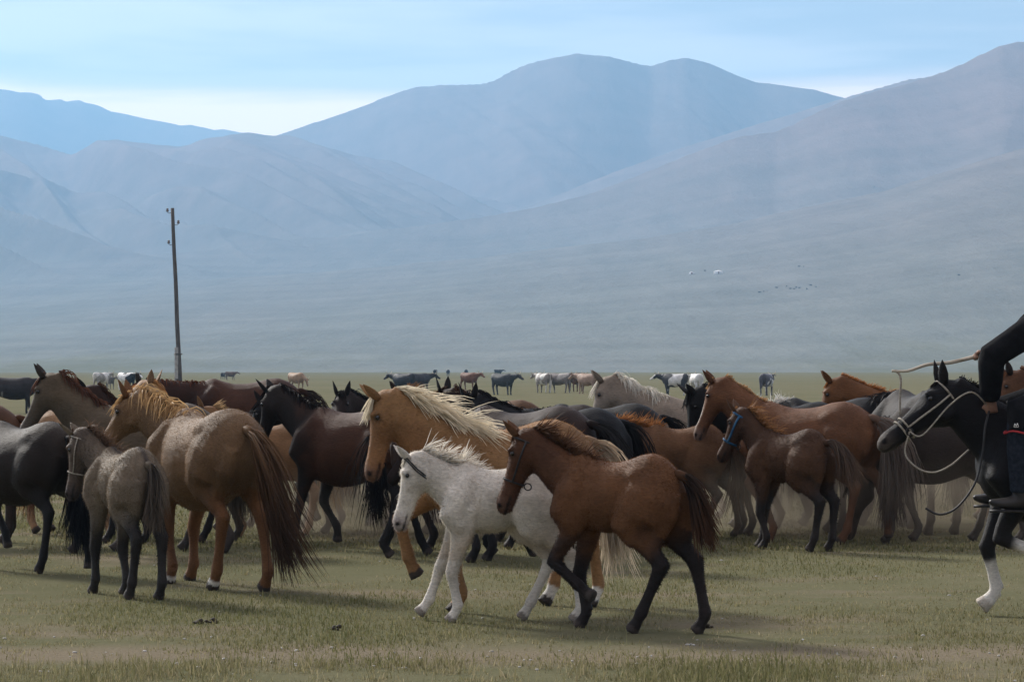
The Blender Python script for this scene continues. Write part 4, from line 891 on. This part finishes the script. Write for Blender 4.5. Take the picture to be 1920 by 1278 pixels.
        g = Geo(); g.loft([(hl + vec(x, 0, -.05), vec(0, 1, 0), vec(0, 0, 1), w, .008, .010) for x, w in ((.05, .03), (.0, .042), (-.06, .046), (-.13, .05), (-.19, .04), (-.22, .015))], 10); g.build('sole', STRAP, bt)
    # whip in the far hand
    hp = wrf + vec(-.06, -.02, -.005)
    g = Geo(); tip = T(1676, 695, .10); g.tube(catmull([hp + vec(.09, 0, .015), hp, hp.lerp(tip, .35) + vec(0, 0, -.012), hp.lerp(tip, .6) + vec(0, 0, .0), hp.lerp(tip, .82) + vec(0, 0, -.018), tip], 4), [.014 - .0003 * k for k in range(21)], 8)
    wp = empty('whip', o); tag(wp, 'pale wooden herding whip with white cord in the hand of the rider', 'whip'); g.build('stick', STICK, wp)
    g = Geo(); g.tube(catmull([tip + vec(.02, 0, .005), tip + vec(.045, 0, -.02), tip + vec(.055, -.01, -.06), tip + vec(.050, -.01, -.16), tip + vec(.050, -.01, -.27)], 5), .0075, 7); g.build('cord', ROPE, wp)
    return o + wrn + vec(0, .02, -.07)
REINHAND = build_rider()
def head_frame(I): return I['H0'], I['hd'], I['hr'], I['hu'], I['HS'], I['S']
def nose_ring(I, t, extra=.006, k=20):
    """points round the head at fraction t of its length (local)"""
    H0, hd, hr, hu, HS, S = head_frame(I); S = S * I['hh']
    tab = np.array([(.02, .082, .10, .072), (.12, .09, .145, .086), (.21, .088, .172, .093), (.31, .08, .16, .09), (.40, .07, .118, .073), (.50, .06, .09, .06), (.62, .054, .078, .053), (.74, .052, .072, .052), (.84, .056, .07, .056)])
    a, b, w = [float(np.interp(t, tab[:, 0], tab[:, j])) * S for j in (1, 2, 3)]
    c = H0 + hd * (t * HS); return [c + hr * ((w + extra) * math.cos(q)) + hu * (((a if math.sin(q) > 0 else b) + extra) * math.sin(q)) for q in [2 * math.pi * i / k for i in range(k + 1)]]
def halter(name, label, I, m, width=.011, cat='halter', chin=True, only=None):
    """noseband, headpiece behind the ears and cheek straps lying on the head"""
    r = I['root']; root = empty(name, r.location, r.rotation_euler.z); tag(root, label, cat, 'halters')
    for t, nm in (((.60, 'noseband'), (.075, 'headpiece')) if only is None else ((only, 'headpiece'), (only + .03, 'throat_strap'))):
        g = Geo(); rg = nose_ring(I, t, .006 if only is None else .017)
        if only is not None: rg = [q - I['hd'] * (I['HS'] * .13 * math.sin(2 * math.pi * k / 20)) for k, q in enumerate(rg)]
        g.tube(rg, [(width, .004)] * 21, 6, side=I['hd']); g.build(nm, m, root)
    H0, hd, hr, hu, HS, S = head_frame(I)
    for s in (0, 10) if only is None else ():
        g = Geo(); pts = [nose_ring(I, t, .007)[s] - hu * .012 for t in (.075, .16, .26, .36, .48, .60)]; g.tube(pts, [(width, .004)] * 6, 6, side=hu); g.build('cheek_strap', m, root)
    if chin and only is None:
        g = Geo(); p = nose_ring(I, .60)[15]; g.tube([p + hd * (.02 * math.cos(a)) - hu * (.022 - .022 * math.sin(a)) for a in [2 * math.pi * i / 14 for i in range(15)]], .004, 6); g.build('ring', STRAP, root)
    return root
halter('halter', 'thin dark cheek strap on the white foal', HI['white'], STRAP, .005, only=.15)
halter('halter', 'dark halter with chin ring on the dark chestnut foal', HI['chestnut'], STRAP, .006)
hb = halter('halter', 'blue webbing halter on the bay foal', HI['bayfoal'], BLUE, .010)
halter('halter', 'white rope halter on the grey foal', HI['grey'], ROPE, .005)
def build_bridle():
    root = empty('bridle', RH['root'].location, RH['root'].rotation_euler.z); tag(root, 'pale rope bridle with hanging reins on the black horse', 'bridle')
    inv = lambda p: Matrix.Rotation(-root.rotation_euler.z, 3, 'Z') @ (p - root.location)
    H0, hd, hr, hu, HS, S = head_frame(RH)
    for t, nm in ((.64, 'noseband'), (.70, 'noseband'), (.08, 'headpiece')):
        g = Geo(); g.tube(nose_ring(RH, t, .007), .0065, 7, side=hd); g.build(nm, ROPE, root)
    for s in (0, 10):
        g = Geo(); g.tube([nose_ring(RH, t, .010)[s] - hu * .005 for t in (.08, .16, .26, .36, .48, .64)], .0065, 7); g.build('cheek_rope', ROPE, root)
    bit = nose_ring(RH, .66, .012)[0] - hu * .03
    g = Geo(); g.tube([bit + hd * (.022 * math.cos(a)) + hu * (.022 * math.sin(a)) for a in [2 * math.pi * i / 14 for i in range(15)]], .005, 6); g.build('bit_ring', STRAP, root)
    dd = 17.75; w = lambda px, py, dy: inv(W(px, py, dd + dy))
    # lead loop under the jaw, near side
    g = Geo(); g.tube(catmull([bit, w(1697, 850, -.12), w(1722, 878, -.16), w(1752, 885, -.18), w(1782, 872, -.20), w(1806, 852, -.05), w(1822, 838, .12)], 6), .0058, 7); g.build('lead_rope', ROPE, root)
    g = Geo(); g.tube(catmull([bit, w(1730, 815, -.16), w(1780, 760, -.20), w(1822, 735, -.24), inv(REINHAND)], 6), .005, 7); g.build('rein', ROPE, root)
    g = Geo(); g.tube(catmull([inv(REINHAND), w(1847, 800, -.30), w(1842, 850, -.32), w(1828, 905, -.32), w(1795, 950, -.30), w(1762, 964, -.28), w(1735, 952, -.26)], 6), .007, 7); g.build('trailing_rein', STRAP, root)
build_bridle()
def build_saddle():
    r = RH['root']; S = RH['S']; root = empty('saddle', r.location, r.rotation_euler.z); tag(root, 'dark leather saddle with girth and stirrups under the rider', 'saddle')
    secs = [(-.36, 1.262, .21, .02), (-.30, 1.285, .24, .05), (-.16, 1.275, .25, .05), (-.02, 1.262, .25, .045), (.12, 1.272, .25, .05), (.20, 1.30, .22, .07), (.25, 1.33, .14, .06)]
    g = Geo(); b = 0; n = 15
    for x, z, w, th in secs:
        for k in range(n):
            a = math.pi * (k / (n - 1)); wv = .305; yy = math.cos(a) * (wv + .02); zz = z - .26 + math.sin(a) ** .8 * (.26 + th)
            g.v.append(vec(x, yy, zz) * S)
    m = len(secs)
    for i in range(m - 1):
        for k in range(n - 1): g.f.append((i * n + k, i * n + k + 1, (i + 1) * n + k + 1, (i + 1) * n + k))
    so = g.build('seat', LEATHER, root); md = so.modifiers.new('t', 'SOLIDIFY'); md.thickness = .03
    g = Geo(); g.tube([vec(.10, .315 * math.cos(a), .895 + .375 * math.sin(a)) * S for a in [math.pi * 2 * i / 28 for i in range(29)]], [(.035, .006)] * 29, 6, side=vec(1, 0, 0)); g.build('girth', STRAP, root)
    for s in (-1, 1):
        g = Geo(); y = .345 * s; x0, z0 = .345, .742
        g.tube([vec(.10, .31 * s, 1.16), vec(.24, .345 * s, .98), vec(x0, y, .86)], [(.014, .005)] * 3, 6, side=vec(1, 0, 0)); l = g.build('stirrup_leather', STRAP, root)
        g = Geo(); g.tube([vec(x0, y + .06 * math.cos(a), .795 + .065 * math.sin(a)) for a in [2 * math.pi * i / 18 for i in range(19)]], .009, 7, side=vec(1, 0, 0)); g.build('stirrup', STRAP, l)
build_saddle()
# ------------------------------------------------------------------ blue air between here and the mountains
def build_haze():
    m = bpy.data.materials.new('blue_haze'); m.use_nodes = True; N, L = m.node_tree.nodes, m.node_tree.links
    N.remove(N['Principled BSDF']); pv = N.new('ShaderNodeVolumePrincipled')
    pv.inputs['Color'].default_value = HAZE_COL; pv.inputs['Density'].default_value = HAZE_DEN; pv.inputs['Anisotropy'].default_value = HAZE_G
    L.new(pv.outputs[0], N['Material Output'].inputs['Volume'])
    v = [(x, y, z) for z in (-1.2, 980) for x, y in ((-9400, -9400), (9400, -9400), (9400, 9400), (-9400, 9400))]
    o = mesh_obj('haze', v, [(3, 2, 1, 0), (4, 5, 6, 7), (0, 1, 5, 4), (1, 2, 6, 5), (2, 3, 7, 6), (3, 0, 4, 7)], m, smooth=False)
    tag(o, 'pale blue haze filling the valley and veiling the mountains', 'haze', kind='stuff')
HAZE_COL, HAZE_DEN, HAZE_G = (.31, .63, 1.0, 1), 1.8e-4, 0.34
build_haze()

# ------------------------------------------------------------------ dust kicked up between the legs
def dust_mat():
    m = bpy.data.materials.new('trail_dust'); m.use_nodes = True; N, L = m.node_tree.nodes, m.node_tree.links
    N.remove(N['Principled BSDF']); pv = N.new('ShaderNodeVolumePrincipled'); pv.inputs['Color'].default_value = (.80, .71, .58, 1); pv.inputs['Anisotropy'].default_value = .45
    tc = N.new('ShaderNodeTexCoord'); ln = N.new('ShaderNodeVectorMath'); ln.operation = 'LENGTH'; L.new(tc.outputs['Object'], ln.inputs[0])
    mr = N.new('ShaderNodeMapRange'); mr.interpolation_type = 'SMOOTHSTEP'; mr.inputs['From Min'].default_value = 1; mr.inputs['From Max'].default_value = .1; L.new(ln.outputs['Value'], mr.inputs['Value'])
    no = N.new('ShaderNodeTexNoise'); no.inputs['Scale'].default_value = 1.6; no.inputs['Detail'].default_value = 3; L.new(tc.outputs['Object'], no.inputs['Vector'])
    m2 = N.new('ShaderNodeMapRange'); m2.inputs['From Min'].default_value = .25; m2.inputs['From Max'].default_value = .7; m2.inputs['To Max'].default_value = 1; L.new(no.outputs['Fac'], m2.inputs['Value'])
    mu = N.new('ShaderNodeMath'); mu.operation = 'MULTIPLY'; L.new(mr.outputs[0], mu.inputs[0]); L.new(m2.outputs[0], mu.inputs[1])
    m3 = N.new('ShaderNodeMath'); m3.operation = 'MULTIPLY'; L.new(mu.outputs[0], m3.inputs[0]); m3.inputs[1].default_value = DUST
    L.new(m3.outputs[0], pv.inputs['Density']); L.new(pv.outputs[0], N['Material Output'].inputs['Volume'])
    return m
DUST = .8
DM = dust_mat()
for px, d, rx, ry, rz, zc, lab in ((1620, 27.0, 2.7, 3.4, .70, .36, 'thin trail dust hanging between the legs at the right of the herd'), (760, 26.5, 2.2, 2.4, .55, .3, 'faint dust low behind the legs of the dark bay horse')):
    g_ = Geo(); g_.ball(vec(0, 0, 0), 1, 1, 1, 20, 14); o = g_.build('dust_cloud', DM); o.location = P(px, d, zc); o.scale = (rx, ry, rz); tag(o, lab, 'dust', kind='stuff')
